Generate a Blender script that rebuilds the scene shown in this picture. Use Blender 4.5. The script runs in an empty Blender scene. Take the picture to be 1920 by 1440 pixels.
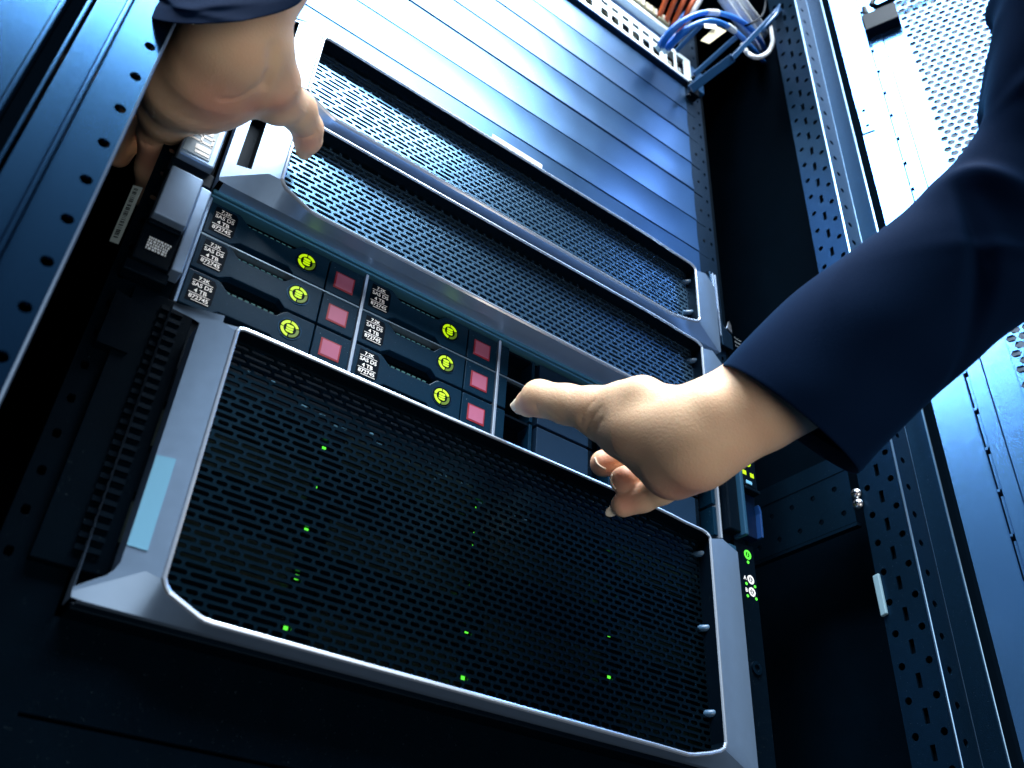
import bpy, bmesh, math, random
import numpy as np
from mathutils import Vector, Matrix
random.seed(7); np.random.seed(7)
SC = bpy.context.scene
COL = SC.collection
S = 0.001                                   # the scene is modelled in millimetres

# ------------------------------------------------------------------ camera
F_PX = 1705.02
CAM = np.array([-62.457, -436.174, -327.687])
RC = np.array([[0.80455968, -0.59121094, 0.05615469],
               [0.38048294, 0.44055586, -0.81310717],
               [0.45597858, 0.67555914, 0.57939916]])   # camera right, down, forward
cd = bpy.data.cameras.new('camera'); cam = bpy.data.objects.new('camera', cd); COL.objects.link(cam)
cd.sensor_width = 36.0; cd.lens = 36.0 * F_PX / 1920.0
cd.clip_start = 0.01; cd.clip_end = 50.0
r, d, f = RC
cam.matrix_world = Matrix(((r[0], -d[0], -f[0], CAM[0]*S), (r[1], -d[1], -f[1], CAM[1]*S), (r[2], -d[2], -f[2], CAM[2]*S), (0, 0, 0, 1)))
cd.dof.use_dof = True; cd.dof.focus_distance = 0.63; cd.dof.aperture_fstop = 9.0
SC.camera = cam

def ray(px, py):
    return RC.T @ np.array([(px-960)/F_PX, (py-720)/F_PX, 1.0])
def U(px, py, **k):                          # a sight line met with a plane of the rack (X, Y or Z = mm)
    q = ray(px, py); (a, v), = k.items(); i = 'XYZ'.index(a)
    return CAM + q*((v-CAM[i])/q[i])
def D(px, py, depth):                        # a point at a given depth in front of the camera
    return CAM + ray(px, py)*depth

# ------------------------------------------------------------------ world, lamps, exposure
W = bpy.data.worlds.new('World'); SC.world = W; W.use_nodes = True
bg = W.node_tree.nodes['Background']; bg.inputs[0].default_value = (0.10, 0.28, 0.62, 1); bg.inputs[1].default_value = 0.045
def area(name, loc, target, sx, sy, power, color):
    l = bpy.data.lights.new(name, 'AREA'); l.shape = 'RECTANGLE'; l.size = sx; l.size_y = sy; l.energy = power; l.color = color
    o = bpy.data.objects.new(name, l); COL.objects.link(o); o.location = loc
    o.rotation_euler = (Vector(target)-Vector(loc)).to_track_quat('-Z', 'Y').to_euler(); return o
area('ceiling_lamp', (0.05, -0.82, 1.95), (0.05, -0.82, 0.0), 1.5, 0.82, 122, (0.95, 0.985, 1.0))
area('ceiling_lamp', (-0.13, -1.44, 1.95), (-0.13, -1.44, 0.0), 1.2, 0.38, 44, (0.95, 0.985, 1.0))
area('left_fill', (-1.0, -0.62, 1.8), (0.15, -0.1, 0.1), 0.7, 0.6, 55, (0.93, 0.97, 1.0))  # added fill light for the hands from upper left, not a fixture
area('floor_bounce', (0.25, -1.5, -0.75), (0.15, 0.0, 0.1), 1.7, 1.0, 11.5, (1.0, 0.93, 0.84))
vs = SC.view_settings
vs.view_transform = 'Standard'; vs.look = 'None'; vs.exposure = 0.15; vs.gamma = 1.0

# ------------------------------------------------------------------ materials
def mat(name, col, rough=0.5, metal=0.0, spec=0.5, noise=0.0, nscale=200.0, bump=0.0, bscale=900.0, emit=None, estr=0.0, tint=None, coat=0.0, rvar=0.0, speck=0.0):
    m = bpy.data.materials.new(name); m.use_nodes = True
    nt = m.node_tree; b = nt.nodes['Principled BSDF']
    b.inputs['Base Color'].default_value = (*col, 1); b.inputs['Roughness'].default_value = rough
    b.inputs['Metallic'].default_value = metal; b.inputs['Specular IOR Level'].default_value = spec
    b.inputs['Coat Weight'].default_value = coat
    if tint: b.inputs['Specular Tint'].default_value = (*tint, 1)
    tc = nt.nodes.new('ShaderNodeTexCoord')
    if noise or rvar:
        n = nt.nodes.new('ShaderNodeTexNoise'); n.inputs['Scale'].default_value = nscale; n.inputs['Detail'].default_value = 6
        nt.links.new(tc.outputs['Object'], n.inputs['Vector'])
    if noise:
        mx = nt.nodes.new('ShaderNodeMix'); mx.data_type = 'RGBA'
        mx.inputs[6].default_value = (*[c*(1-noise) for c in col], 1); mx.inputs[7].default_value = (*[min(1, c*(1+noise)) for c in col], 1)
        nt.links.new(n.outputs['Fac'], mx.inputs[0]); nt.links.new(mx.outputs[2], b.inputs['Base Color'])
    if speck:
        sn = nt.nodes.new('ShaderNodeTexNoise'); sn.inputs['Scale'].default_value = 1100; sn.inputs['Detail'].default_value = 1
        sr = nt.nodes.new('ShaderNodeMapRange'); sr.inputs[1].default_value = 0.74; sr.inputs[2].default_value = 0.80; sr.inputs[4].default_value = speck
        sm_ = nt.nodes.new('ShaderNodeMix'); sm_.data_type = 'RGBA'; sm_.inputs[6].default_value = (*col, 1); sm_.inputs[7].default_value = (0.35, 0.52, 0.66, 1)
        nt.links.new(tc.outputs['Object'], sn.inputs['Vector']); nt.links.new(sn.outputs['Fac'], sr.inputs[0]); nt.links.new(sr.outputs[0], sm_.inputs[0])
        if noise: nt.links.new(mx.outputs[2], sm_.inputs[6])
        nt.links.new(sm_.outputs[2], b.inputs['Base Color'])
    if rvar:
        mr = nt.nodes.new('ShaderNodeMapRange'); mr.inputs[3].default_value = max(0.05, rough-rvar); mr.inputs[4].default_value = rough+rvar
        nt.links.new(n.outputs['Fac'], mr.inputs[0]); nt.links.new(mr.outputs[0], b.inputs['Roughness'])
    if bump:
        n2 = nt.nodes.new('ShaderNodeTexNoise'); n2.inputs['Scale'].default_value = bscale; n2.inputs['Detail'].default_value = 4
        nt.links.new(tc.outputs['Object'], n2.inputs['Vector'])
        bp = nt.nodes.new('ShaderNodeBump'); bp.inputs['Strength'].default_value = bump; bp.inputs['Distance'].default_value = 0.0005
        nt.links.new(n2.outputs['Fac'], bp.inputs['Height']); nt.links.new(bp.outputs[0], b.inputs['Normal'])
    if emit:
        b.inputs['Emission Color'].default_value = (*emit, 1); b.inputs['Emission Strength'].default_value = estr
    return m
M = {}
BT = (0.35, 0.65, 1.0)
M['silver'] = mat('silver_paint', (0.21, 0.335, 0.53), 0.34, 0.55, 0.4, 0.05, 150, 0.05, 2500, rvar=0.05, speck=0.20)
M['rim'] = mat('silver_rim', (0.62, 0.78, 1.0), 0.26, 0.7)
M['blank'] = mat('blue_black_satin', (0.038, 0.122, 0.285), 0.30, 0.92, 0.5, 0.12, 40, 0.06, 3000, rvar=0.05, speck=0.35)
M['black'] = mat('black_plastic', (0.0007, 0.0030, 0.0068), 0.40, 0.0, 0.06, 0.2, 120, 0.08, 2500, tint=BT, speck=0.12)
M['void'] = mat('unlit_interior', (0.001, 0.003, 0.006), 0.9, 0.0, 0.0)
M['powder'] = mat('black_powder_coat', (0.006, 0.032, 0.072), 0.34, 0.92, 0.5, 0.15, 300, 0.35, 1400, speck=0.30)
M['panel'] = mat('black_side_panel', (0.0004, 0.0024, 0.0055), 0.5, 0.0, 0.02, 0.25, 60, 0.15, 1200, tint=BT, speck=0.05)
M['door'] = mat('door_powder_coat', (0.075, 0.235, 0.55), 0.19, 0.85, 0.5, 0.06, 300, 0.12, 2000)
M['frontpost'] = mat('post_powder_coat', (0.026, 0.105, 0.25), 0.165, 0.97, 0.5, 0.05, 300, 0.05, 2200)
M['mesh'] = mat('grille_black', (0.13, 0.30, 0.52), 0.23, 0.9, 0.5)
M['meshlow'] = mat('grille_shaded', (0.0075, 0.033, 0.062), 0.30, 0.95, 0.5)  # darker copy of the upper grille tone: light falloff put into the colour
M['drive'] = mat('drive_carrier_plastic', (0.0016, 0.0155, 0.036), 0.32, 0.0, 0.16, 0.2, 500, 0.15, 3000, tint=(0.4, 0.7, 1.0), speck=0.50)
M['print'] = mat('white_print', (0.88, 0.90, 0.92), 0.5)
M['edge'] = mat('bright_edge', (0.30, 0.56, 0.90), 0.30, 0.9)  # folded frame edges in a brighter tone than their coat
M['pink'] = mat('pink_release_pad', (0.34, 0.105, 0.19), 0.30, 0.0, 0.5, 0.06, 300)
M['maroon'] = mat('dark_red_pad_edge', (0.22, 0.008, 0.02), 0.35)
M['led'] = mat('lime_led', (0.2, 0.3, 0.0), 0.5, emit=(0.50, 0.82, 0.0), estr=0.78)
M['leddim'] = mat('lime_led_dim', (0.05, 0.09, 0.01), 0.4, emit=(0.20, 0.38, 0.0), estr=0.30)
M['green'] = mat('green_led', (0.02, 0.2, 0.02), 0.4, emit=(0.12, 1.0, 0.05), estr=1.2)
M['paper'] = mat('white_label_paper', (0.62, 0.72, 0.80), 0.6, 0, 0.3, 0.05, 200)
M['clear'] = mat('pale_blue_label', (0.15, 0.40, 0.62), 0.35, 0, 0.5)
M['tag'] = mat('cream_tag_paper', (0.66, 0.60, 0.40), 0.6)
M['blue'] = mat('blue_cable_jacket', (0.010, 0.16, 0.62), 0.34, 0, 0.5)
M['white'] = mat('white_cable_jacket', (0.55, 0.62, 0.70), 0.45)
M['orange'] = mat('orange_cable_jacket', (0.55, 0.10, 0.025), 0.45)
M['brass'] = mat('beige_adapter', (0.36, 0.34, 0.22), 0.45)
M['steel'] = mat('bright_zinc', (0.75, 0.77, 0.80), 0.28, 1.0)
M['patch'] = mat('patch_panel_steel', (0.66, 0.80, 0.88), 0.42, 0.6)
M['bluehandle'] = mat('blue_latch_plastic', (0.001, 0.006, 0.025), 0.25, 0, 0.12)

def skin_mat():
    m = mat('skin', (0.60, 0.395, 0.245), 0.50, 0, 0.35)
    nt = m.node_tree; b = nt.nodes['Principled BSDF']; tc = nt.nodes.new('ShaderNodeTexCoord')
    n = nt.nodes.new('ShaderNodeTexNoise'); n.inputs['Scale'].default_value = 38; n.inputs['Detail'].default_value = 5
    nt.links.new(tc.outputs['Object'], n.inputs['Vector'])
    cr = nt.nodes.new('ShaderNodeValToRGB'); e = cr.color_ramp.elements
    e[0].position = 0.30; e[0].color = (0.82, 0.595, 0.40, 1); e[1].position = 0.72; e[1].color = (0.79, 0.515, 0.345, 1)
    nt.links.new(n.outputs['Fac'], cr.inputs[0])
    at = nt.nodes.new('ShaderNodeAttribute'); at.attribute_name = 'flush'
    mx = nt.nodes.new('ShaderNodeMix'); mx.data_type = 'RGBA'; mx.inputs[7].default_value = (0.74, 0.385, 0.275, 1)
    nt.links.new(at.outputs['Fac'], mx.inputs[0]); nt.links.new(cr.outputs[0], mx.inputs[6]); nt.links.new(mx.outputs[2], b.inputs['Base Color'])
    v = nt.nodes.new('ShaderNodeTexVoronoi'); v.inputs['Scale'].default_value = 900
    n2 = nt.nodes.new('ShaderNodeTexNoise'); n2.inputs['Scale'].default_value = 620; n2.inputs['Detail'].default_value = 6
    nt.links.new(tc.outputs['Object'], v.inputs['Vector']); nt.links.new(tc.outputs['Object'], n2.inputs['Vector'])
    ad = nt.nodes.new('ShaderNodeMath'); ad.operation = 'MULTIPLY_ADD'; ad.inputs[1].default_value = 0.35
    nt.links.new(v.outputs['Distance'], ad.inputs[0]); nt.links.new(n2.outputs['Fac'], ad.inputs[2])
    bp = nt.nodes.new('ShaderNodeBump'); bp.inputs['Strength'].default_value = 0.3; bp.inputs['Distance'].default_value = 0.0006
    nt.links.new(ad.outputs[0], bp.inputs['Height']); nt.links.new(bp.outputs[0], b.inputs['Normal'])
    b.inputs['Subsurface Weight'].default_value = 0.22; b.inputs['Subsurface Radius'].default_value = (1.0, 0.35, 0.2); b.inputs['Subsurface Scale'].default_value = 0.004
    return m
M['skin'] = skin_mat()
M['nail'] = mat('fingernail', (0.66, 0.47, 0.38), 0.25, 0, 0.5)
M['nailtip'] = mat('fingernail_free_edge', (0.74, 0.68, 0.56), 0.3)
def cloth_mat():
    m = mat('navy_cotton', (0.0014, 0.0095, 0.034), 0.85, 0, 0.04)
    nt = m.node_tree; b = nt.nodes['Principled BSDF']; tc = nt.nodes.new('ShaderNodeTexCoord')
    b.inputs['Sheen Weight'].default_value = 0.12; b.inputs['Sheen Roughness'].default_value = 0.3; b.inputs['Sheen Tint'].default_value = (0.04, 0.35, 0.9, 1)
    n = nt.nodes.new('ShaderNodeTexNoise'); n.inputs['Scale'].default_value = 2200; n.inputs['Detail'].default_value = 3
    nt.links.new(tc.outputs['Object'], n.inputs['Vector'])
    bp = nt.nodes.new('ShaderNodeBump'); bp.inputs['Strength'].default_value = 0.5; bp.inputs['Distance'].default_value = 0.0004
    nt.links.new(n.outputs['Fac'], bp.inputs['Height']); nt.links.new(bp.outputs[0], b.inputs['Normal'])
    return m
M['cloth'] = cloth_mat()

# ------------------------------------------------------------------ object helpers
def tag(o, label=None, cat=None, group=None, kind=None):
    for k, v in (('label', label), ('category', cat), ('group', group), ('kind', kind)):
        if v: o[k] = v
    return o
def thing(name, label, cat, org=(0, 0, 0), group=None):
    o = bpy.data.objects.new(name, None); o.empty_display_size = 0.01; COL.objects.link(o)
    o.location = Vector(org)*S; o['org'] = [float(x) for x in org]
    return tag(o, label, cat, group)
def org_of(o):
    while o is not None and 'org' not in o: o = o.parent
    return np.array(o['org']) if o is not None else np.zeros(3)
def link(name, me, m, parent=None, bevel=0.0, smooth=False):
    o = bpy.data.objects.new(name, me); COL.objects.link(o)
    if parent is not None: o.parent = parent
    if m is not None: me.materials.clear(); me.materials.append(m)
    if smooth == 'angle':
        bm = bmesh.new(); bm.from_mesh(me); bmesh.ops.remove_doubles(bm, verts=bm.verts, dist=2e-5); bmesh.ops.recalc_face_normals(bm, faces=bm.faces); bm.to_mesh(me); bm.free()
        me.shade_smooth(); me.set_sharp_from_angle(angle=math.radians(24))
    elif smooth: me.shade_smooth()
    if bevel:
        b = o.modifiers.new('bevel', 'BEVEL'); b.width = bevel*S; b.segments = 2; b.limit_method = 'ANGLE'; b.angle_limit = math.radians(40)
        b.harden_normals = False
    return o
class MB:
    def __init__(s): s.v = []; s.f = []
    def quad(s, *p):
        n = len(s.v); s.v += [tuple(map(float, q)) for q in p]; s.f.append(tuple(range(n, n+len(p)))); return s
    def add(s, vs, fs):
        n = len(s.v); s.v += [tuple(map(float, q)) for q in vs]; s.f += [tuple(i+n for i in q) for q in fs]; return s
    def box(s, x0, x1, y0, y1, z0, z1):
        return s.add([(x0,y0,z0),(x1,y0,z0),(x1,y1,z0),(x0,y1,z0),(x0,y0,z1),(x1,y0,z1),(x1,y1,z1),(x0,y1,z1)],
                     [(0,3,2,1),(4,5,6,7),(0,1,5,4),(1,2,6,5),(2,3,7,6),(3,0,4,7)])
    def prism(s, poly, y0, y1):               # poly in (x,z), counter-clockwise seen from the front (-y)
        n = len(poly)
        return s.add([(x,y0,z) for x,z in poly]+[(x,y1,z) for x,z in poly],
                     [tuple(range(n)), tuple(range(2*n-1, n-1, -1))]+[((i+1)%n, i, n+i, n+(i+1)%n) for i in range(n)])
    def hexa(s, a, b):                        # two quads a, b (front, back)
        return s.add(list(a)+list(b), [(0,1,2,3),(7,6,5,4)]+[((i+1)%4, i, 4+i, 4+(i+1)%4) for i in range(4)])
    def tube(s, pts, r, n=10, cap=True):
        pts = [np.array(p, float) for p in pts]; rs = r if hasattr(r, '__len__') else [r]*len(pts)
        base = len(s.v); up = None
        for i, p in enumerate(pts):
            t = pts[min(i+1, len(pts)-1)]-pts[max(i-1, 0)]; t /= np.linalg.norm(t)+1e-9
            if up is None: up = np.array([0, 0, 1.]) if abs(t[2]) < .9 else np.array([1., 0, 0])
            a = up-t*(up@t); a /= np.linalg.norm(a); b = np.cross(t, a); up = a
            for k in range(n):
                c = 2*math.pi*k/n; s.v.append(tuple(p+rs[i]*(math.cos(c)*a+math.sin(c)*b)))
        for i in range(len(pts)-1):
            for k in range(n):
                q = base+i*n; k2 = (k+1) % n; s.f.append((q+k, q+k2, q+n+k2, q+n+k))
        if cap:
            s.f.append(tuple(base+k for k in range(n-1, -1, -1))); q = base+(len(pts)-1)*n; s.f.append(tuple(q+k for k in range(n)))
        return s
    def disc(s, c, r, y0, y1, n=24):
        return s.prism([(c[0]+r*math.cos(2*math.pi*k/n), c[1]+r*math.sin(2*math.pi*k/n)) for k in range(n)], y0, y1)
    def arc(s, c, r0, r1, a0, a1, y0, y1, n=8):
        o = [(c[0]+r1*math.cos(a0+(a1-a0)*k/n), c[1]+r1*math.sin(a0+(a1-a0)*k/n)) for k in range(n+1)]
        i = [(c[0]+r0*math.cos(a0+(a1-a0)*k/n), c[1]+r0*math.sin(a0+(a1-a0)*k/n)) for k in range(n+1)]
        for k in range(n): s.prism([i[k], o[k], o[k+1], i[k+1]], y0, y1)
        return s
    def mesh(s, name, org):
        me = bpy.data.meshes.new(name); o = np.array(org)
        me.from_pydata([tuple((np.array(q)-o)*S) for q in s.v], [], s.f); me.update(); return me
    def build(s, name, m, parent=None, bevel=0.0, smooth=False):
        return link(name, s.mesh(name, org_of(parent)), m, parent, bevel, smooth)
def spline(pts, n=8):
    p = [np.array(q, float) for q in pts]; p = [2*p[0]-p[1]]+p+[2*p[-1]-p[-2]]; out = []
    for i in range(1, len(p)-2):
        for k in range(n):
            t = k/n; a, b, c, e = p[i-1:i+3]
            out.append(.5*((2*b)+(c-a)*t+(2*a-5*b+4*c-e)*t*t+(3*b-a-3*c+e)*t**3))
    out.append(p[-2]); return out
def text_mesh(txt, size, bold=0.0, align='CENTER', space=1.0):
    c = bpy.data.curves.new('lettering', 'FONT'); c.body = txt; c.size = size; c.align_x = align; c.align_y = 'CENTER'; c.offset = bold; c.space_line = space; c.resolution_u = 3
    o = bpy.data.objects.new('lettering', c); me = bpy.data.meshes.new_from_object(o); bpy.data.objects.remove(o)
    vs = [tuple(v.co) for v in me.vertices]; fs = [tuple(p.vertices) for p in me.polygons]; bpy.data.meshes.remove(me)
    return vs, fs
def put_text(mb, txt, size, c, ex=(1, 0, 0), ez=(0, 0, 1), bold=0.0, align='CENTER'):
    vs, fs = text_mesh(txt, size, bold, align); c, ex, ez = map(lambda q: np.array(q, float), (c, ex, ez))
    return mb.add([c+ex*v[0]+ez*v[1] for v in vs], fs)

# a sheet cell with one hole in it, in any plane
def cell(mb, P, n, u0, u1, v0, v1, hole, depth, N=14):
    """P(u,v)->3D, n = inward normal, hole(angle)->(du,dv) from the hole centre"""
    cu, cv, fn = hole
    ang = [math.atan2(b-cv, a-cu) for a, b in ((u1, v1), (u0, v1), (u0, v0), (u1, v0))]
    base = getattr(fn, 'ang', None) or [2*math.pi*k/N-math.pi+0.01 for k in range(N)]
    A = sorted(set([round(a, 6) for a in base]+[round(a, 6) for a in ang]))
    ho, ou = [], []
    for a in A:
        ca, sa = math.cos(a), math.sin(a); t = 1e9
        if ca > 1e-9: t = min(t, (u1-cu)/ca)
        if ca < -1e-9: t = min(t, (u0-cu)/ca)
        if sa > 1e-9: t = min(t, (v1-cv)/sa)
        if sa < -1e-9: t = min(t, (v0-cv)/sa)
        ou.append((cu+t*ca, cv+t*sa)); q = min(fn(ca, sa), t*.98); ho.append((cu+q*ca, cv+q*sa))
    K = len(A); n = np.array(n, float)
    vs = [P(*q) for q in ou]+[P(*q) for q in ho]+[np.array(P(*q))+n*depth for q in ho]; fs = []
    for i in range(K):
        j = (i+1) % K
        fs += [(i, j, K+j, K+i), (K+i, K+j, 2*K+j, 2*K+i)]
    mb.add(vs, fs)
def rr(a, b, p=6):                           # rounded-rectangle radius, half sizes a, b
    return lambda c, s: 1.0/((abs(c)/a)**p+(abs(s)/b)**p)**(1.0/p)
class poly:                                  # a convex hole outline, radius by direction
    def __init__(s, pts):
        s.ang = [math.atan2(y, x) for x, y in pts]; s.e = []
        for (x0, y0), (x1, y1) in zip(pts, pts[1:]+pts[:1]):
            n = (y1-y0, x0-x1); l = math.hypot(*n); s.e.append((n[0]/l, n[1]/l, (n[0]*x0+n[1]*y0)/l))
    def __call__(s, c, d): return min(k/(a*c+b*d) for a, b, k in s.e if a*c+b*d > 1e-6)
def slotp(a, b, c): return poly([(a, -b+c), (a, b-c), (a-c, b), (-a+c, b), (-a, b-c), (-a, -b+c), (-a+c, -b), (a-c, -b)])
def circ(r): return lambda c, s: r

# ------------------------------------------------------------------ the cabinet
rack = thing('server_rack', 'tall black server cabinet with perforated posts and its bright mesh door swung open at right', 'server rack', (218, 0, 0))
ZT, ZB = 780, -420
PX = 24.0                                    # hole pitch of the frame profiles
XR, YF = 530.0, -104.0
# right frame profile: perforated side face
mb = MB(); n_in = (1, 0, 0)
Pr = lambda u, v: (XR, -u, v)
z = -5.7-PX*16-PX/2
while z < ZT:
    cell(mb, Pr, n_in, 69, 81.5, z, z+PX, (75.8, z+PX/2, circ(2.7)), 2)
    cell(mb, Pr, n_in, 81.5, 92, z+PX/2, z+PX*1.5, (86.8, z+PX, slotp(1.9, 5.2, 0.3)), 2)
    cell(mb, Pr, n_in, 92, 104, z, z+PX, (97.2, z+PX/2, circ(2.7)), 2)
    z += PX
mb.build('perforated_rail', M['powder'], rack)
mb = MB(); Pf = lambda u, v: (u, YF, v); z = -PX*17
while z < ZT:
    cell(mb, Pf, (0, 1, 0), XR+1.2, 556, z, z+PX, (541.5, z+PX/2, circ(2.8)), 2); z += PX
mb.build('perforated_face', M['powder'], rack)
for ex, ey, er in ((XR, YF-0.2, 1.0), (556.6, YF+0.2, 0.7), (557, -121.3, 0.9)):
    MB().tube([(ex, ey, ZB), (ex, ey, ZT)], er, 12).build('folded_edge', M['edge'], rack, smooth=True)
MB().box(556, 558, -121.5, YF+1.5, ZB, ZT).build('frame_return', M['powder'], rack, 0.7)
MB().box(558.5, 566, -127, -60, ZB, ZT).build('seal_channel', M['void'], rack)
MB().box(XR+4, XR+6, -100, -66, ZB, ZT).build('hole_light_block', M['void'], rack)  # added strip that stops light coming through the rail holes
# inner skins
MB().box(575, 580, -66, 700, ZB, ZT).build('side_panel', M['panel'], rack)
MB().box(-150, -146, -66, 700, ZB, ZT).build('side_panel', M['panel'], rack)
MB().box(-150, 580, 700, 705, ZB, ZT).build('rear_panel', M['void'], rack)
MB().box(-150, 580, -60, 705, ZT+1, ZT+6).build('top_light_block', M['panel'], rack)  # unseen lid, added to keep lamp light out of the cut-off top
# cross bracket between mounting post and frame
mb = MB(); Pb = lambda u, v: (XR-1.5, u, v)
z0, z1 = 17.5, 82.0
cells = [(-62, -40), (-40, -18), (-18, 4), (4, 26), (26, 48)]
for a, b in cells:
    for za, zb, hr in ((z0, z0+24, 2.5), (z0+24, z0+48, 2.5)):
        cell(mb, Pb, n_in, a, b, za, zb, ((a+b)/2+(4 if za > z0 else -1), (za+zb)/2-1, circ(hr)), 1.5)
mb.quad((XR-1.5, -62, z0+48), (XR-1.5, 48, z0+48), (XR-1.5, 48, z1), (XR-1.5, -62, z1))
mb.build('cross_bracket', M['powder'], rack)
MB().box(XR-1.2, XR+5, -62, 48, z0-3, z0-0.3).build('bracket_lip', M['powder'], rack)
MB().box(XR-1.8, XR-1.55, -62, 48, z0+47.6, z0+48.2).build('bracket_crease', M['void'], rack)
for zc in (40.5, 31.2):
    c = np.array([XR-1.5, -66.2, zc])
    mb = MB()
    for k in range(6):
        a0, a1 = k*math.pi/12, (k+1)*math.pi/12
    ringp = [(0.2, 4.4), (-1.3, 4.2), (-2.4, 3.4), (-3.0, 2.0), (-3.1, 0.6)]
    N = 20; vs = []; fs = []
    for (dx, rad) in ringp:
        for k in range(N): vs.append((c[0]+dx, c[1]+rad*math.cos(2*math.pi*k/N), c[2]+rad*math.sin(2*math.pi*k/N)))
    for i in range(len(ringp)-1):
        for k in range(N): fs.append((i*N+k, i*N+(k+1) % N, (i+1)*N+(k+1) % N, (i+1)*N+k))
    fs.append(tuple((len(ringp)-1)*N+k for k in range(N)))
    mb.add(vs, fs); sc = mb.build('screw', M['steel'], rack, smooth=True)
    MB().box(c[0]-3.3, c[0]-2.9, c[1]-2.3, c[1]+2.3, c[2]-.45, c[2]+.45).box(c[0]-3.28, c[0]-2.88, c[1]-.45, c[1]+.45, c[2]-2.3, c[2]+2.3).build('drive_slot', M['black'], sc)
# clip at the lower right
a = [U(x, y, X=XR-3) for x, y in ((1635, 1080), (1646, 1074), (1662, 1150), (1651, 1156))]
MB().hexa([a[0], a[3], a[2], a[1]], [q+np.array([3., 0, 0]) for q in (a[0], a[3], a[2], a[1])]).build('cage_clip', mat('grey_clip', (0.16, 0.28, 0.36), 0.4), rack, 0.8)

# 19 inch mounting posts (the one at right shows, with its row of small holes)
mb = MB(); Pm = lambda u, v: (u, 1.5, v); z = 462-20.6*40
while z < ZT:
    cell(mb, Pm, (0, 1, 0), 457, 468, z, z+20.6, (463, z+10.3, rr(1.5, 2.2, 3)), 2); z += 20.6
mb.quad((438, 1.5, ZB), (457, 1.5, ZB), (457, 1.5, ZT), (438, 1.5, ZT))
mb.build('mounting_post', M['powder'], rack)
MB().box(468, 472, 1.5, 60, ZB, ZT).build('post_flange', M['panel'], rack)
mb = MB(); z = 462-20.6*40
while z < ZT:
    cell(mb, Pm, (0, 1, 0), -36, -24, z, z+20.6, (-30, z+10.3, rr(2, 2.6, 3)), 2); z += 20.6
mb.quad((-24, 1.5, ZB), (-3, 1.5, ZB), (-3, 1.5, ZT), (-24, 1.5, ZT))
mb.build('mounting_post', M['panel'], rack)
# left frame: perforated front face close to the lens
mb = MB(); z = -2.5-PX*16
while z < ZT:
    cell(mb, Pf, (0, 1, 0), -79.5, -60, z, z+PX*0.992, (-64.9, z+PX/2, circ(2.7)), 2); z += PX*0.992
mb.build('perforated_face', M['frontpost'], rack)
MB().tube([(-59.6, YF+0.9, ZB), (-59.6, YF+0.9, ZT)], 1.0, 10).build('folded_edge', M['silver'], rack, smooth=True)
MB().box(-60.5, -59.3, YF+1.5, -40, ZB, ZT).build('frame_return', M['panel'], rack)
MB().box(-82.2, -79.9, -108, -90, ZB, ZT).build('folded_edge', M['frontpost'], rack, 0.8)
MB().box(-94, -82.6, -101, -98, ZB, ZT).build('frame_face', M['frontpost'], rack, 0.5)
MB().box(-97.4, -95.6, -101.5, -80, ZB, ZT).build('folded_edge', M['frontpost'], rack, 0.6)
MB().box(-104, -97.6, -92, -88, ZB, ZT).build('seal_channel', M['void'], rack)
MB().box(-106.6, -104.4, -104, -85, ZB, ZT).build('folded_edge', M['frontpost'], rack, 0.7)
MB().box(-260, -107.2, -102, -98, ZB, ZT).build('side_skin', M['frontpost'], rack)
# barcode sticker and shiny cable pocket in the dark left bay
a, b, c, e = [U(x, y, Y=-2.2) for x, y in ((250, 347), (268, 352), (222, 458), (205, 452))]
st = MB().quad(e, c, b, a).build('barcode_label', mat('grey_sticker', (0.16, 0.22, 0.24), 0.6), rack)
mb = MB(); t = 0.05
while t < 0.93:
    w = random.choice((.006, .012, .02)); p = lambda s, q: a+(e-a)*q+(b-a)*s+np.array([0, -0.25, 0])
    mb.quad(p(.18, t+w), p(.62, t+w), p(.62, t), p(.18, t)); t += w+random.choice((.008, .014, .022))
mb.build('barcode', M['black'], st)

# the open door (hinged at the right frame, leaf swung 67 degrees)
H = np.array([566., -130., 0.]); dd = np.array([math.cos(math.radians(67)), -math.sin(math.radians(67)), 0]); dn = np.array([-dd[1], dd[0], 0])  # dn points behind the leaf
Pd = lambda s, z, o=0.0: H+dd*s+np.array([0, 0, z])+dn*o
def slab(mb, s0, s1, z0, z1, o0, o1):
    return mb.hexa([Pd(s0, z0, o0), Pd(s1, z0, o0), Pd(s1, z1, o0), Pd(s0, z1, o0)], [Pd(s0, z0, o1), Pd(s1, z0, o1), Pd(s1, z1, o1), Pd(s0, z1, o1)])
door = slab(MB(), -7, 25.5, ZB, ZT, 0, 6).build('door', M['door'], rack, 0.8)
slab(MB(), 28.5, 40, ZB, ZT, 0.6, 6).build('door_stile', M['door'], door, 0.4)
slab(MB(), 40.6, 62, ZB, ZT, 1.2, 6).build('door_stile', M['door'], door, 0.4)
slab(MB(), 25.2, 28.8, ZB, ZT, 4, 6.5).build('hinge_groove', M['void'], door)
mb = MB(); z = ZB
while z < ZT:
    slab(mb, 25.2, 27.3, z, z+2.2, -0.2, 4.5); slab(mb, 26.6, 28.6, z+3, z+34, 2.2, 3.4); z += 37
mb.build('hinge_rod', M['door'], door)
def hexr(a, b): return poly([(a, 0), (a*.52, b), (-a*.52, b), (-a, 0), (-a*.52, -b), (a*.52, -b)])
mb = MB(); hp, hz = 9.0, 10.4; row = 0; z = 60.0
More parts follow.
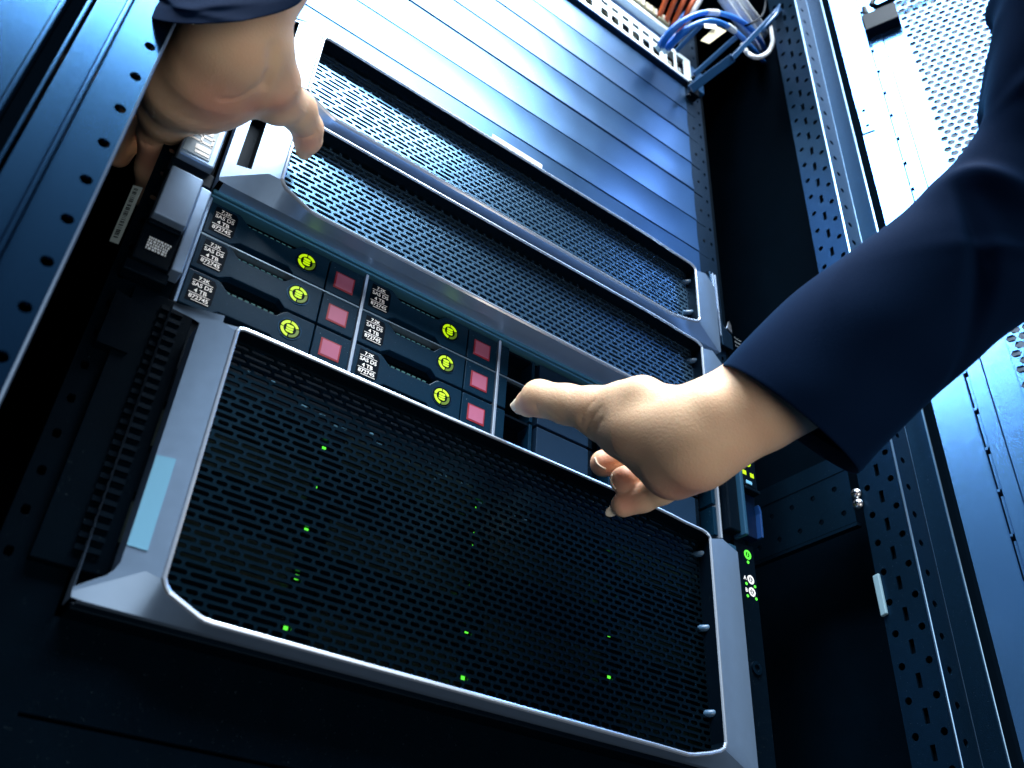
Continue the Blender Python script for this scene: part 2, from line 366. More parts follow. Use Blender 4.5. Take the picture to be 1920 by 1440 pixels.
while z < ZT-20:
    s = 62+(hp/2 if row % 2 else 0)
    if row % 2: mb.hexa([Pd(62, z, 0.8), Pd(s, z, 0.8), Pd(s, z+hz*.75, 0.8), Pd(62, z+hz*.75, 0.8)], [Pd(62, z, 2.2), Pd(s, z, 2.2), Pd(s, z+hz*.75, 2.2), Pd(62, z+hz*.75, 2.2)])
    while s < 62+hp*34:
        cell(mb, lambda u, v: Pd(u, v, 0.8), dn, s, s+hp, z, z+hz*.75, (s+hp/2, z+hz*.375, hexr(hp*.455, hz*.335)), 0.9, 12); s += hp
    z += hz*.75; row += 1
mb.build('mesh_panel', M['door'], door)
mb = MB(); z = 60.0; row = 0
while z < ZT-20:
    s = 62
    while s < 62+12*28:
        cell(mb, lambda u, v: Pd(u, v, 22), dn, s, s+12, z, z+8, (s+6, z+4, rr(4.2, 2.6, 3)), 1.0, 4); s += 12
    z += 8
mb.build('outer_mesh', mat('outer_mesh_grey', (0.05, 0.12, 0.22), 0.55), door)
br = slab(MB(), 26, 62, 600, 629, -12, 1).build('stay_bracket', M['black'], door, 1.0)
mb = MB()
mb.tube([Pd(44, 634, -10), Pd(110, 640, -10), Pd(190, 640, -10)], 3, 10); mb.tube([Pd(44, 652, -10), Pd(110, 656, -10), Pd(190, 656, -10)], 3, 10); mb.tube([Pd(44, 634, -10), Pd(39, 643, -10), Pd(44, 652, -10)], 3, 10)
mb.build('slotted_bar', M['black'], br, smooth=True)
MB().tube([Pd(31, 634, -6), Pd(31, 648, -6)], [3.4, 3.0], 10).build('bolt', M['black'], br)
pl = slab(MB(), -3.5, 9, 452, 494, -1.6, 0).build('strike_plate', M['door'], door, 0.8)
for zz in (486, 462):
    mb = MB(); mb.tube([Pd(3, zz, -1.9), Pd(3, zz, -1.2)], 2.2, 12); mb.build('screw_hole', M['void'], pl)

# ------------------------------------------------------------------ blanking panels
BG = 'black blanking panels above the servers'
zs = [258.5+43.0*i for i in range(8)]
names = ['black blanking panel directly above the grilled servers, lowest of the stack above', 'second blanking panel above the grilled servers', 'third blanking panel above the grilled servers',
         'fourth blanking panel above the grilled servers, under a wide dark seam', 'third blanking panel below the white patch panel', 'second blanking panel below the white patch panel', 'black blanking panel directly below the white patch panel']
tilt = [0.4, 1.6, 1.2, 2.0, 1.2, 2.0, 1.3]
def blank(z0, z1, label, group, gap, bow, y=-1.5, x0=0.0, x1=440.0, m='blank'):
    t = thing('blanking_panel', label, 'blanking panel', (220, y, z0), group)
    N = 12; prof = []
    for k in range(N+1):
        u = k/N; zz = z0+gap/2+(z1-z0-gap)*u
        prof.append((y-2.5*math.sin(math.pi*min(1, max(0, u)))**.6*0.0-bow*(1-(2*u-1)**2)-(0.9*abs(bow))*(1-u), zz))
    prof = [(y+2.5, prof[0][1])]+prof+[(y+2.5, prof[-1][1])]
    mb = MB(); K = len(prof)
    vs = [(x0, p[0], p[1]) for p in prof]+[(x1, p[0], p[1]) for p in prof]
    mb.add([v for q in (range(1, K-1), range(K+1, 2*K-1)) for v in (vs[w] for w in q)], [(i, K-2+i, K-1+i, i+1) for i in range(K-3)])
    nf = len(mb.f)
    for i in (0, K-2): mb.quad(vs[i], vs[K+i], vs[K+i+1], vs[i+1])
    mb.quad(*vs[:K][::-1]); mb.quad(*vs[K:])
    o = mb.build('face_plate', M[m], t, smooth=False)
    o.data.polygons.foreach_set('use_smooth', [k < nf for k in range(len(mb.f))])
    MB().box(x1+0.6, x1+14, y+0.8, y+2.2, z0+gap/2, z1-gap/2).build('mounting_ear', M['powder'], t)
    MB().disc((x1+9.5, (z0+z1)/2), 1.6, y+0.2, y+1.2, 12).build('stud', M['black'], t)
    return t
gaps = [0.6, 0.7, 1.1, 2.6, 0.6, 0.6, 1.0]
for i in range(7):
    blank(zs[i], zs[i+1], names[i], BG, gaps[i] if i else 0.5, -0.5*tilt[i])
mb = MB().box(-2, 440, 8, 11, 256, 562).build('unlit_gap', M['void'], rack)
# lower blanking panels under the big server
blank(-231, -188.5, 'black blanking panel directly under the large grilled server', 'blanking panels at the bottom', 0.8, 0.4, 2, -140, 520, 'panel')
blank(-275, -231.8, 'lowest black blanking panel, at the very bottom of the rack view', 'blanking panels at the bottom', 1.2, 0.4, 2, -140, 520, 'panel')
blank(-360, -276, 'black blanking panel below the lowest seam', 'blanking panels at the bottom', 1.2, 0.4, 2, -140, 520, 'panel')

# ------------------------------------------------------------------ grilles
def grille(x0, x1, z0, z1, y, parent, m, long_l, long_r, pw=7.6, ph=4.2, hh=1.25):
    mb = MB(); P = lambda u, v: (u, y+0.0, v); row = 0; z = z0
    while z < z1-0.1:
        x = x0-(pw*(0.5 if row % 2 else 1.0)); 
        while x < x1:
            c = (x-x0)/(x1-x0)
            pl_ = long_l*max(0, 1-c/0.33)+long_r*max(0, (c-0.70)/0.30)
            k = 2 if random.random() < pl_ else 1
            a, b = max(x, x0-1), min(x+pw*k, x1+1)
            if b-a > 3:
                cell(mb, P, (0, 1, 0), a, b, z, z+ph, ((a+b)/2, z+ph/2, slotp((b-a)/2-0.8, hh, 0.75)), 1.4, 12)
            x += pw*k
        z += ph; row += 1
    return mb.build('perforated_grille', m, parent)

def offs(poly, dist):
    n = len(poly); out = []
    for i in range(n):
        a, b, c = np.array(poly[i-1], float), np.array(poly[i], float), np.array(poly[(i+1) % n], float)
        t0 = (b-a)/np.linalg.norm(b-a); t1 = (c-b)/np.linalg.norm(c-b)
        n0 = np.array([t0[1], -t0[0]]); n1 = np.array([t1[1], -t1[0]]); m = n0+n1; m /= np.linalg.norm(m); k = dist/max(.35, m@n0)
        out.append(tuple(b+m*k))
    return out

def bezel(parent, zb, zt, xo, slot, xl=34.0, up=8.0):
    """moulded silver frame: rim y=-24 around the opening, facets falling back to y=-13"""
    xr = 399.0+xo
    O = [(xl, zb+13), (xl+1.5, zb+10.2), (xl+3.5, zb+8), (xl+19, zb+1.2), (xl+22, zb+0.3), (xl+26, zb), (200, zb), (xr-58, zb-0.6), (xr-34, zb-0.9), (xr-28, zb), (xr-14, zb+3.4), (xr-5, zb+6.4), (xr-1.2, zb+8.6), (xr, zb+11.5),
         (xr, zt-5), (xr-0.9, zt-3.6), (xr-3, zt-2.4), (xr-7, zt-1.7), (xr-26, zt-1.2), (xr-36, zt-.4), (xr-56, zt+0.4), (200, zt), (xl+10, zt), (xl+2.6, zt-0.2), (xl+.7, zt-1.0), (xl, zt-2.6)]
    R = offs(O, 1.9); R2 = offs(O, 2.6); n = len(O)
    rim = MB()
    wall = MB().add([(x, -9, z) for x, z in O]+[(x, -22.8, z) for x, z in O], [(i, (i+1) % n, n+(i+1) % n, n+i) for i in range(n)])
    rim.add([(x, -22.8, z) for x, z in O]+[(x, -23.8, z) for x, z in offs(O, .3)]+[(x, -24.1, z) for x, z in offs(O, .9)]+[(x, -23.8, z) for x, z in R]+[(x, -22.6, z) for x, z in R2],
            [q for L in range(4) for q in [(L*n+i, L*n+(i+1) % n, (L+1)*n+(i+1) % n, (L+1)*n+i) for i in range(n)]])
    fr = MB(); yR = -22.6; yQ = -13.0; xq0, xq1 = -1.5, 441.0+xo*0.4; zl = zb-3.4; ztt = zt+up; xm = xl-9.5; ym = -20.5
    g = lambda i: (R2[i][0], yR, R2[i][1])
    # underside: rim bottom to lip line
    lip = lambda x: (x, yQ, zl)
    A = (xm, ym, zb+14.5); tipL = (xq0, yQ, zl+3.0); tipL2 = (xq0+0.6, yQ, zl+0.4)
    c1 = [tipL, tuple((2*np.array(tipL)+np.array(A))/3), tuple((np.array(tipL)+2*np.array(A))/3), A]+[g(i) for i in range(0, 13)]
    lx = [xq0+0.6, 5, 13, 22, 29, 33, 38, 52, 60, 68, 200, xr-58, xr-34, xr-20, xr-5, xr+15, xq1-2]
    c2 = [tipL2]+[lip(x) for x in lx[1:]]
    for i in range(len(c1)-1): fr.quad(c2[i], c2[i+1], c1[i+1], c1[i])
    # inner facet beside the rim (left) and the two right facets
    fr.quad(A, g(0), (xm, ym, zb+17)); fr.quad((xm, ym, zb+17), g(0), g(25), (xm, ym, zt+1.5))
    B0 = (xr+16, -21.5, zb+14.0); B1 = (xr+16, -21.5, zt+0.5); tipR = (xq1, yQ, zl+2); topR = (xq1, yQ, zt+1.0)
    fr.quad(g(13), B0, B1, g(14)); fr.quad(B0, tipR, topR, B1); fr.quad(g(12), lip(xq1-2), tipR, B0, g(13))
    # top side
    ti = [14, 15, 16, 17, 18, 19, 20, 21, 22, 23, 24, 25]
    tx = [xr+12, xr+6, xr+2, xr-6, xr-26, xr-36, xr-56, 200, 70, 40, 30, xm]
    tp = lambda x: (x, yQ, ztt) if x < 330 else (x, yQ+2, zt+up*.6)
    for a, b, p, q in zip(ti[:-1], ti[1:], tx[:-1], tx[1:]): fr.quad(g(a), tp(p), tp(q), g(b))
    fr.quad(g(14), B1, topR, tp(xr+12)); fr.quad((xm, ym, zt+1.5), g(25), tp(xm))
    # left face with finger slot
    yf = lambda x: yQ+(ym-yQ)*(x-xq0)/(xm-xq0)
    pt = lambda x, z: (x, yf(x), z)
    if slot:
        sw = MB(); s0, s1, q0, q1 = 5.2, 13.2, zb+13.5, zt+7.0
        fr.quad(tipL, A, pt(xm, zb+17), pt(s1+1, q0), pt(s0, q0), pt(xq0, q0))
        fr.quad(pt(xq0, q0), pt(s0, q0), pt(s0, q1), pt(xq0, q1))
        fr.quad(pt(s1+1, q0), pt(xm, zb+17), pt(xm, zt+1.5), pt(xm, ztt+2), pt(s1+1, q1), pt(s1+1, q1-2), pt(s1+1, q0+2))
        fr.quad(pt(xq0, q1), pt(s0, q1), pt(s1+1, q1), pt(xm, ztt+2), pt(xm, ztt+3), pt(xq0, ztt+3))
        for (x0, z0), (x1, z1) in (((s0, q0), (s1+1, q0)), ((s1+1, q0), (s1+1, q1)), ((s1+1, q1), (s0, q1)), ((s0, q1), (s0, q0))):
            sw.quad(pt(x0, z0), pt(x1, z1), (x1, -1, z1), (x0, -1, z0))
        fr.quad((s0, -2, q0), (s1+1, -2, q0), (s1+1, -2, q1), (s0, -2, q1)) if False else None
    else:
        s1 = 12.0
        fr.quad(tipL, A, pt(xm, zb+17), pt(s1+1.5, zb+16.5), pt(s1, zb+12.5), pt(s1-2.5, zb+9.2), pt(s1-6, zb+7.0), pt(xq0, zb+1.6))
        fr.quad(pt(s1+1.5, zb+16.5), pt(xm, zb+17), pt(xm, zt+1.5), pt(s1+1.5, zt-3), )
        fr.quad(pt(s1+1.5, zt-3), pt(xm, zt+1.5), pt(xm, ztt), pt(xq0, ztt), pt(xq0, ztt-4), pt(s1-3, zt-1))
        fr.quad(pt(s1+1.5, zb+16.5), pt(s1+1.5, zt-3), (s1+1.5, -1, zt-3), (s1+1.5, -1, zb+16.5))
    # outer returns
    fr.quad(lip(2), (2, 0, zl), (xq1-2, 0, zl), lip(xq1-2)); fr.quad((xq0, yQ, ztt+(3 if slot else 0)), (xq0, 0, ztt+(3 if slot else 0)), (xq0, 0, zl), tipL2, tipL)
    fr.quad(tipR, (xq1, 0, zl+2), (xq1, 0, zt+1), topR)
    b = fr.build('bezel', M['silver'], parent, smooth='angle')
    if slot: sw.build('slot_wall', M['black'], b)
    rim.build('bezel_rim', M['rim'], b, smooth=False); wall.build('opening_wall', M['black'], b)  # opening wall black: shade of its unlit inner faces put into the colour
    return b, (xl, xr)

def ears(parent, zb, zt):
    mb = MB(); z = zb+4
    MB().box(442, 449, -6, 0, zb-2, zt+4).build('side_strip', M['black'], parent, 0.5)
    while z < zt+2:
        mb.disc((444.2, z), 0.7, -6.9, -6.1, 8); z += 6.7
    mb.build('pin_row', M['steel'], parent)

PEG = mat('blue_grey_peg', (0.05, 0.12, 0.22), 0.35)
# upper and second grilled servers
def server(label, zb, zt, xo):
    t = thing('rack_server', label, 'server', (220, 0, zb-4), 'silver bezel servers with perforated grilles')
    MB().box(2, 438, 0, 420, zb-2, zt+4).build('chassis', M['void'], t)
    b, (xl, xr) = bezel(t, zb, zt, xo, True)
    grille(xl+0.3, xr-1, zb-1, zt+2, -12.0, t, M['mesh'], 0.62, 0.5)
    MB().box(1, 20, -3, -0.5, zb+8, zt+8).build('slot_backing', M['black'], t)
    ears(t, zb+10, zt)
    for zz in (zt-15, zb+22):
        MB().tube([(xr-6, -10, zz), (xr+3, -17, zz+1)], 2.3, 10).build('hinge_peg', PEG, t, smooth=True)
    return t, b
s1, b1 = server('upper server with perforated black grille and silver frame, right under the blanking panels', 175.5, 248.5, 8)
s2, b2 = server('second server with perforated black grille, gripped by the left hand, above the drives', 85.5, 159.0, 8)
MB().box(451, 459, -3.2, 0.8, 196, 282).build('latch_rail', M['powder'], s1, 0.6)
MB().box(453.8, 454.6, -4.0, -3.3, 205, 280).box(457.2, 458.0, -4.0, -3.3, 205, 280).build('rail_ridge', M['rim'], s1)
MB().prism([(459.5, 196), (474, 196), (474, 214), (466, 218), (459.5, 226)], -3, 1).build('rail_tab', M['powder'], s1, 0.6)
MB().prism([(467.5, 219.5), (474, 216), (473.5, 225), (471, 229)], -3.6, -2).build('tab_edge', M['steel'], s1)
# paper strip label on the lowest blanking panel
a = [U(x, y, Y=-3.4) for x, y in ((924, 251), (1017, 309), (1016, 317), (922, 258))]
tag(MB().quad(a[3], a[2], a[1], a[0]).build('label_strip', M['paper'], None), 'narrow white paper label stuck just above the upper grille', 'label')
# left ear block of server 2 with its printed plate
MB().box(-28, -6, -14, 0, 88, 165).build('ear_cover', M['silver'], s2, 1.2)
MB().box(-30, -3, -9, 0, 76, 87.5).build('ear_foot', M['black'], s2, 0.8)
pl = MB().box(-26.8, -10.0, -14.6, -13.8, 91, 132).build('spec_plate', mat('grey_plate', (0.22, 0.32, 0.42), 0.5), s2, 0.3)
mb = MB()
for (x0, x1, z0, z1) in ((-20, -11.2, 93, 95.2), (-20.5, -11.2, 96.3, 100.2), (-25.8, -11.2, 102.6, 104), (-25.8, -11.2, 107.6, 109), (-25.8, -24.6, 102, 116), (-19, -17.8, 102, 110), (-12.4, -11.2, 102, 110), (-24, -13, 111, 115.5), (-23, -13.5, 118, 121), (-24, -17, 124, 126)):
    mb.box(x0, x1, -14.9, -14.65, z0, z1)
mb.build('printed_rows', M['print'], pl)

# ------------------------------------------------------------------ large server at the bottom
s4 = thing('disk_shelf_server', 'large silver framed server with a tall dark grille and green lights behind it', 'server', (220, 0, -185))
MB().box(2, 438, 4, 420, -182, -8).build('chassis', M['void'], s4)
b4, (xl, xr) = bezel(s4, -181.0, -21.5, 0, False, up=6.0)
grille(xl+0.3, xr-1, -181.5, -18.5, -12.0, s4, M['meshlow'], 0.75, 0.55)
MB().box(7, 436, 1.5, 4, -182, -10).build('drive_wall', M['black'], s4)
for zz in (-36, -92, -150):
    MB().tube([(xr-4, -10, zz), (xr+3, -17, zz+.5)], 2.4, 10).build('hinge_peg', PEG, s4, smooth=True)
mb = MB()
for q in ((608, 838), (591, 913), (574, 995), (556, 1082), (536, 1176), (895, 950), (890, 1000), (888, 1023), (883, 1100), (875, 1183), (868, 1271), (1141, 1045), (1141, 1115), (1142, 1190), (1142, 1268)):
    p = U(*q, Y=-8.6); k = 0.62 if q in ((890, 1000), (888, 1023)) else 1.0
    MB().box(p[0]-1.05*k, p[0]+1.05*k, -8.8, -8.2, p[2]-1.3*k, p[2]+1.3*k).build('activity_light', M['green'], s4)
    mb.box(p[0]-.8, p[0]+.8, -8.2, 0.6, p[2]-1, p[2]+1)
mb.build('light_pipe', M['black'], s4)
# faint boards and handles seen through the grille
BRD = mat('dark_green_board', (0.002, 0.014, 0.012), 0.35, 0, 0.6)
for k in range(4):
    for j in range(5):
        x0 = 8+k*107; z0 = -178+j*27
        MB().box(x0+1, x0+92, -0.6, 1.4, z0+2, z0+24).box(x0+60, x0+88, -1.6, -0.6, z0+5, z0+21).build('drive_front', BRD if (k+j) % 2 else M['black'], s4)
random.seed(3)
mb = MB()
for k in range(46):
    x = random.uniform(45, 260); zz = -32-(x-45)*0.12+random.uniform(-5, 5)
    mb.box(x, x+random.uniform(1, 4), -2.2, -1.6, zz, zz+random.uniform(.4, 1.0))
mb.build('bright_wiring', M['clear'], s4)
# clear label on the frame
ly = lambda x: -13-7.5*(x+1.5)/26
lb = [(13.6, -156), (22.6, -157), (22.6, -108), (13.6, -108)]
MB().hexa([(x, ly(x)-.5, z) for x, z in lb], [(x, ly(x)-.1, z) for x, z in lb]).build('blank_label', M['clear'], b4)
# ribbed grip in the open notch
gp = MB().box(-22, 12, -4, 2, -168, -8).build('side_grip', M['panel'], s4, 0.5)
mb = MB()
for k in range(24):
    zz = -160+6.2*k; mb.box(-6, 6, -6.4, -4, zz, zz+2.6)
mb.build('grip_rib', M['black'], gp)
MB().prism([(-30, -52), (-14, -52), (-13, -21), (-30, -17)], -6, 1).build('side_plate', M['panel'], gp)
MB().box(0, 440, -10, 6, -188, -184.8).build('base_rail', M['black'], s4, 0.8)
# right control strip
ct = MB().box(449.6, 472, -3, 1, -182, -3).build('control_strip', M['black'], s4, 0.6)
MB().box(441.5, 449.2, -5, 0, -182, -10).build('side_strip', mat('blue_black_strip', (0.01, 0.045, 0.09), 0.4, tint=BT), s4, 0.5)
mb = MB()
z = -178
while z < -24: mb.disc((444.8, z), 0.75, -5.9, -5.1, 8); z += 6.9
mb.build('pin_row', M['steel'], s4)
yy = -3.3
p = U(1402, 1040, Y=yy); c = (p[0], p[2])
MB().arc(c, 2.3, 3.9, 0, 2*math.pi, yy, yy+.3, 24).box(c[0]-.35, c[0]+.35, yy, yy+.3, c[1]-1.5, c[1]+1.5).build('power_button', M['green'], ct)
p = U(1403, 1054, Y=yy); MB().disc((p[0], p[2]), 1.25, yy, yy+.3, 10).build('status_light', M['green'], ct)
for L, (x1, y1), (x2, y2) in (('A', (1408, 1087), (1397, 1083)), ('B', (1410.5, 1110), (1400, 1106))):
    p = U(x1, y1, Y=yy); c = (p[0], p[2])
    mb = MB().arc(c, 2.2, 3.6, 0, 2*math.pi, yy, yy+.3, 24); mb.box(c[0]-.4, c[0]+.4, yy, yy+.3, c[1]-1.3, c[1]+.5); mb.disc((c[0], c[1]+1.2), .5, yy, yy+.3, 8)
    mb.build('info_button', M['print'], ct)
    p = U(x2, y2, Y=yy); put_text(MB(), L, 4.6, (p[0], yy, p[2]), bold=0.06).build('letter', M['print'], ct)
    for dx, dz in ((-9, 7), (7, 13)):
        p = U(x1+dx+1, y1+dz, Y=yy); MB().disc((p[0], p[2]), 1.15, yy, yy+.3, 10).build('port_light', M['green'], ct)
p = U(1418, 1253, Y=yy); MB().arc((p[0], p[2]), 2.6, 5.0, 0, 2*math.pi, yy-1, yy+.3, 24).build('lock_ring', M['powder'], ct)

# ------------------------------------------------------------------ drive server
s3 = thing('storage_server', 'server full of hot swap drives between the two silver framed servers', 'server', (218, 0, -5))
MB().box(0, 437, 26, 420, -7, 84).build('chassis', M['void'], s3)
MB().box(-2, 438, -1, 22, -9.5, -6.6).build('floor_plate', M['black'], s3)
MB().box(-1, 438, -3.4, 6, 77.6, 79.0).build('top_trim', mat('blue_grey_trim', (0.07, 0.26, 0.42), 0.3, 0.6), s3, 0.5)
MB().box(-1, 438, -4.6, 6, 80.3, 83.0).build('top_trim', bpy.data.materials['blue_grey_trim'], s3, 1.0)
mb = MB().box(-1, 438, -2.0, 6, 83.4, 88).build('top_fascia', M['black'], s3)
for x in (60, 150, 260, 330):
    MB().box(x, x+1.0, -2.8, -1.9, 83.4, 88).build('fascia_tick', M['powder'], mb)
for k in range(5):
    MB().box(109.0*k-(1.2 if k < 4 else 0.0)+(0.2 if k == 0 else 0), 109.0*k+(.9 if k < 4 else 1.8), -2.6, 24, -6.4, 77).build('bay_divider', M['rim'] if k else M['silver'], s3, 0.4)
for k in range(4):
    MB().box(109*k+1, 109*k+107.6, -1.6, 24, 48.0, 48.9).build('shelf_edge', mat('shelf_steel', (0.30, 0.45, 0.60), 0.3, .8) if k == 0 else bpy.data.materials['shelf_steel'], s3)
# left ear
MB().box(-28.5, -9.4, -17, 0, 34, 73).build('ear_cover', M['silver'], s3, 0.9)
MB().prism([(-9.0, 6), (-2.4, 6), (-2.2, 72), (-9.0, 72.6)], -12, 0).build('ear_strip', M['silver'], s3, 0.9)
eb = MB().box(-30, -9.6, -11, 0, 4, 33).build('ear_release', M['black'], s3, 0.9)
MB().box(-29, -10.5, -14, -11.2, 28.5, 32).build('release_lip', M['black'], eb, 0.7)
mb = MB()
for j in range(5):
    x = -25.2
    while x < -13.5:
        w = random.choice((.7, 1.1, 1.5)); mb.box(x, x+w, -11.5, -11.1, 12.3+j*1.9, 13.6+j*1.9); x += w+random.choice((.35, .6))
mb.build('printed_rows', M['paper'], eb)
MB().box(-32, -8, -9, 0, -4, 3.6).build('ear_base', M['black'], s3, 0.8)
# right ear
MB().box(440, 452.5, -9, 0, 1, 84).build('ear_body', M['black'], s3, 1.2)
MB().box(453, 456.5, -13, 0, -1, 84).build('ear_rib', mat('ear_blue_black', (0.012, 0.05, 0.10), 0.35, tint=BT), s3, 0.8)
ep = MB().box(457, 473, -13, 0, 44.5, 84).build('light_panel', M['black'], s3, 0.8)
MB().box(457, 475, -14, 0, 41, 44).build('latch_lip', M['black'], s3, 0.8)
lt = MB().box(457, 474, -8, 0, 2, 40.6).build('latch_recess', M['bluehandle'], s3, 0.6)
MB().prism([(472.2, 2.5), (474.2, 2.5), (475, 26), (473.6, 30), (471.5, 31), (473, 24)], -13, -7).build('latch_edge', mat('blue_latch_edge', (0.004, 0.03, 0.12), 0.3), lt, 0.4)
yy = -13.3
for x, y in ((1396, 885), (1410, 892)):
    p = U(x, y, Y=yy); MB().box(p[0]-2.0, p[0]+2.0, yy, yy+.4, p[2]-1.9, p[2]+1.9).build('status_light', M['led'], ep)
p = U(1402, 868, Y=yy); MB().arc((p[0], p[2]), 2.4, 3.4, 0, 2*math.pi, yy, yy+.3, 20).build('power_button', M['led'], ep)
p = U(1404.5, 905, Y=yy); MB().box(p[0]-3.4, p[0]+3.4, yy-.4, yy+.4, p[2]-1.6, p[2]+1.6).build('service_port', M['clear'], ep, 0.5)
# second latch above (black, with white print), beside the second grilled server
lp = MB().prism([(460, 90), (480, 90), (480, 160), (476, 166), (464, 164), (460, 150)], -13, 0).build('release_latch', M['black'], s2, 1.0)
p = U(1377, 633, Y=-13.4); mb = MB(); put_text(mb, 'ProLiant', 2.6, (p[0], -13.4, p[2]), align='LEFT'); put_text(mb, 'DL380', 2.9, (p[0], -13.4, p[2]-4.4), align='LEFT'); put_text(mb, 'Gen10', 2.9, (p[0], -13.4, p[2]-8.6), align='LEFT')
mb.build('lettering', mat('dim_print', (0.16, 0.20, 0.24), 0.6), lp)
MB().box(455, 458, -12, 0, 92, 150).build('latch_edge', M['powder'], s2, 0.5)

# ---- hot swap drives (one built, five copied)
DG = 'hot swap drives with lime rings and pink pads'
def make_drive():
    t = thing('hot_swap_drive', '', 'drive', (0, 0, -5.5), DG)
    z = -5.5
    L = lambda pts: [(x, z+q) for x, q in pts]
    MB().box(1.2, 107.4, 9.0, 24, z+.3, z+25.9).build('drive_body', M['void'], t)
    # lever face: flat, with a stepped recess cut from its upper and lower edges
    face = [(1.4, .5), (18.5, .5), (24.5, 4.6), (56, 4.6), (60.5, .5), (81.6, .5), (81.6, 25.8), (63.2, 25.8), (60.8, 24.3), (56.6, 19.6), (26.8, 19.8), (21, 24.8), (19.4, 25.8), (1.4, 25.8)]
    MB().prism(L(face), -1.8, 9).build('lever', M['drive'], t, 0.45)
    MB().box(19.8, 61, 4, 5, z+0, z+26).build('recess_grille', M['black'], t)
    mb = MB()
    for k in range(8):
        x = 26+k*4.0; mb.box(x, x+2.5, 3.4, 4, z+24.0, z+24.7)
    mb.build('vent_slots', mat('teal_glint', (0.12, 0.36, 0.40), 0.4), t)
    MB().box(1.4, 81.6, -2.0, -1.5, z+24.9, z+25.9).build('top_edge', mat('worn_edge', (0.03, 0.12, 0.2), 0.3), t) if False else None
    # printed window
    MB().prism(L([(4.0, 4.0), (17.8, 4.0), (19.2, 6.2), (19.2, 20.6), (17.4, 23.6), (4.6, 23.6)]), -2.0, -1.7).build('label_window', M['black'], t)
    mb = MB(); yy = -2.15; cx = 11.4
    for txt, zz, sz in (('7.2K', 21.0, 3.5), ('SAS DS', 16.3, 3.9), ('4 TB', 12.0, 3.9), ('872745', 7.4, 3.9)):
        put_text(mb, txt, sz, (cx, yy, z+zz), bold=0.07)
    for zz, a, b in ((18.85, 5.2, 17.4), (9.75, 5.0, 17.6), (5.0, 7.5, 17.8)): mb.box(a, b, yy, yy+.1, z+zz, z+zz+.35)
    mb.build('printed_label', M['print'], t)
    # round eject button with lit ring
    c = (66.8, z+14.3)
    MB().arc(c, 7.0, 7.6, 0, 2*math.pi, -2.1, -1.7, 36).build('button_ring', M['powder'], t)
    MB().disc(c, 7.0, -1.95, -1.6, 32).build('eject_button', M['black'], t)
    mb = MB()
    for a0, a1 in ((25, 88), (97, 172), (182, 262)): mb.arc(c, 4.15, 5.9, math.radians(a0), math.radians(a1), -2.3, -2.0, 8)
    mb.build('lit_ring', M['led'], t)
    MB().arc(c, 4.15, 5.9, math.radians(272), math.radians(376), -2.3, -2.0, 8).build('dim_ring', M['leddim'], t)
    mb = MB()
    for k in (-1, 0, 1):
        mb.prism([(c[0]-2.3, c[1]+k*1.8-.2), (c[0]-1.3, c[1]+k*1.8-.75), (c[0]+1.4, c[1]+k*1.8-.75), (c[0]+2.3, c[1]+k*1.8-.2), (c[0]+2.3, c[1]+k*1.8+.7), (c[0]+1.4, c[1]+k*1.8+1.0 if k == 1 else c[1]+k*1.8+.5), (c[0]-1.4, c[1]+k*1.8+1.0 if k == 1 else c[1]+k*1.8+.5), (c[0]-2.3, c[1]+k*1.8+.7)], -2.3, -2.0)
    mb.build('disk_icon', M['led'], t)
    # release block with the pink pad
    MB().box(82.6, 107.2, -1.7, 9, z+.5, z+25.8).build('release_block', M['drive'], t, 0.5)
    MB().box(87.3, 101.2, -2.0, -1.6, z+5.6, z+18.9).build('pad_frame', M['maroon'], t, 0.3)
    MB().box(88.5, 100.2, -2.15, -1.9, z+6.9, z+17.9).build('release_pad', M['pink'], t, 0.1)
    return t
d0 = make_drive()
where = {(0, 0): 'bottom drive of the left column, next to the blank label frame', (0, 1): 'middle drive of the left column', (0, 2): 'top drive of the left column, in the shade under the bezel',
         (1, 0): 'bottom drive of the second column, left of the thumb', (1, 1): 'middle drive of the second column', (1, 2): 'top drive of the second column, in the shade under the bezel'}
def copy_tree(o, parent=None):
    c = o.copy(); COL.objects.link(c)
    if parent is not None: c.parent = parent
    for ch in list(o.children): copy_tree(ch, c)
    return c
for (k, j), w in where.items():
    o = d0 if (k, j) == (0, 0) else copy_tree(d0)
    o.location = Vector((109.0*k, 0, -5.5+27.3*j))*S; o['label'] = 'black hot swap drive, '+w
# ---- empty bay fillers in the two right columns
FG = 'empty bay fillers right of the drives'
def make_filler():
    t = thing('bay_filler', '', 'drive filler', (0, 0, -5.5), FG); z = -5.5
    MB().box(1.4, 8.6, -1.6, 20, z+.5, z+25.8).build('left_cheek', M['drive'], t, 0.4)
    MB().box(8.8, 31, 14, 20, z+.5, z+25.8).build('cavity_wall', M['void'], t)
    MB().box(8.8, 30.5, 1, 14, z+24, z+25.8).build('cavity_lip', M['black'], t)
    MB().box(31, 33.8, 0.5, 20, z+.5, z+25.8).build('inner_post', M['drive'], t, 0.3)
    MB().box(34, 36.8, 6, 20, z+.5, z+25.8).build('seam_gap', M['void'], t)
    MB().box(37, 84, -0.8, 20, z+.5, z+25.4).build('flat_face', mat('filler_face', (0.006, 0.020, 0.046), 0.42, 0, .2, .35, 1500, 0.2, 3000, tint=BT) if 'filler_face' not in bpy.data.materials else bpy.data.materials['filler_face'], t, 0.4)
    MB().box(84.4, 88, -0.3, 20, z+.5, z+25.4).build('right_post', M['black'], t, 0.3)
    MB().box(88, 103, 12, 20, z+.5, z+25.4).build('cavity_wall', M['void'], t)
    MB().box(103, 107.2, -1.2, 20, z+.5, z+25.4).build('right_cheek', M['drive'], t, 0.4)
    return t
f0 = make_filler()
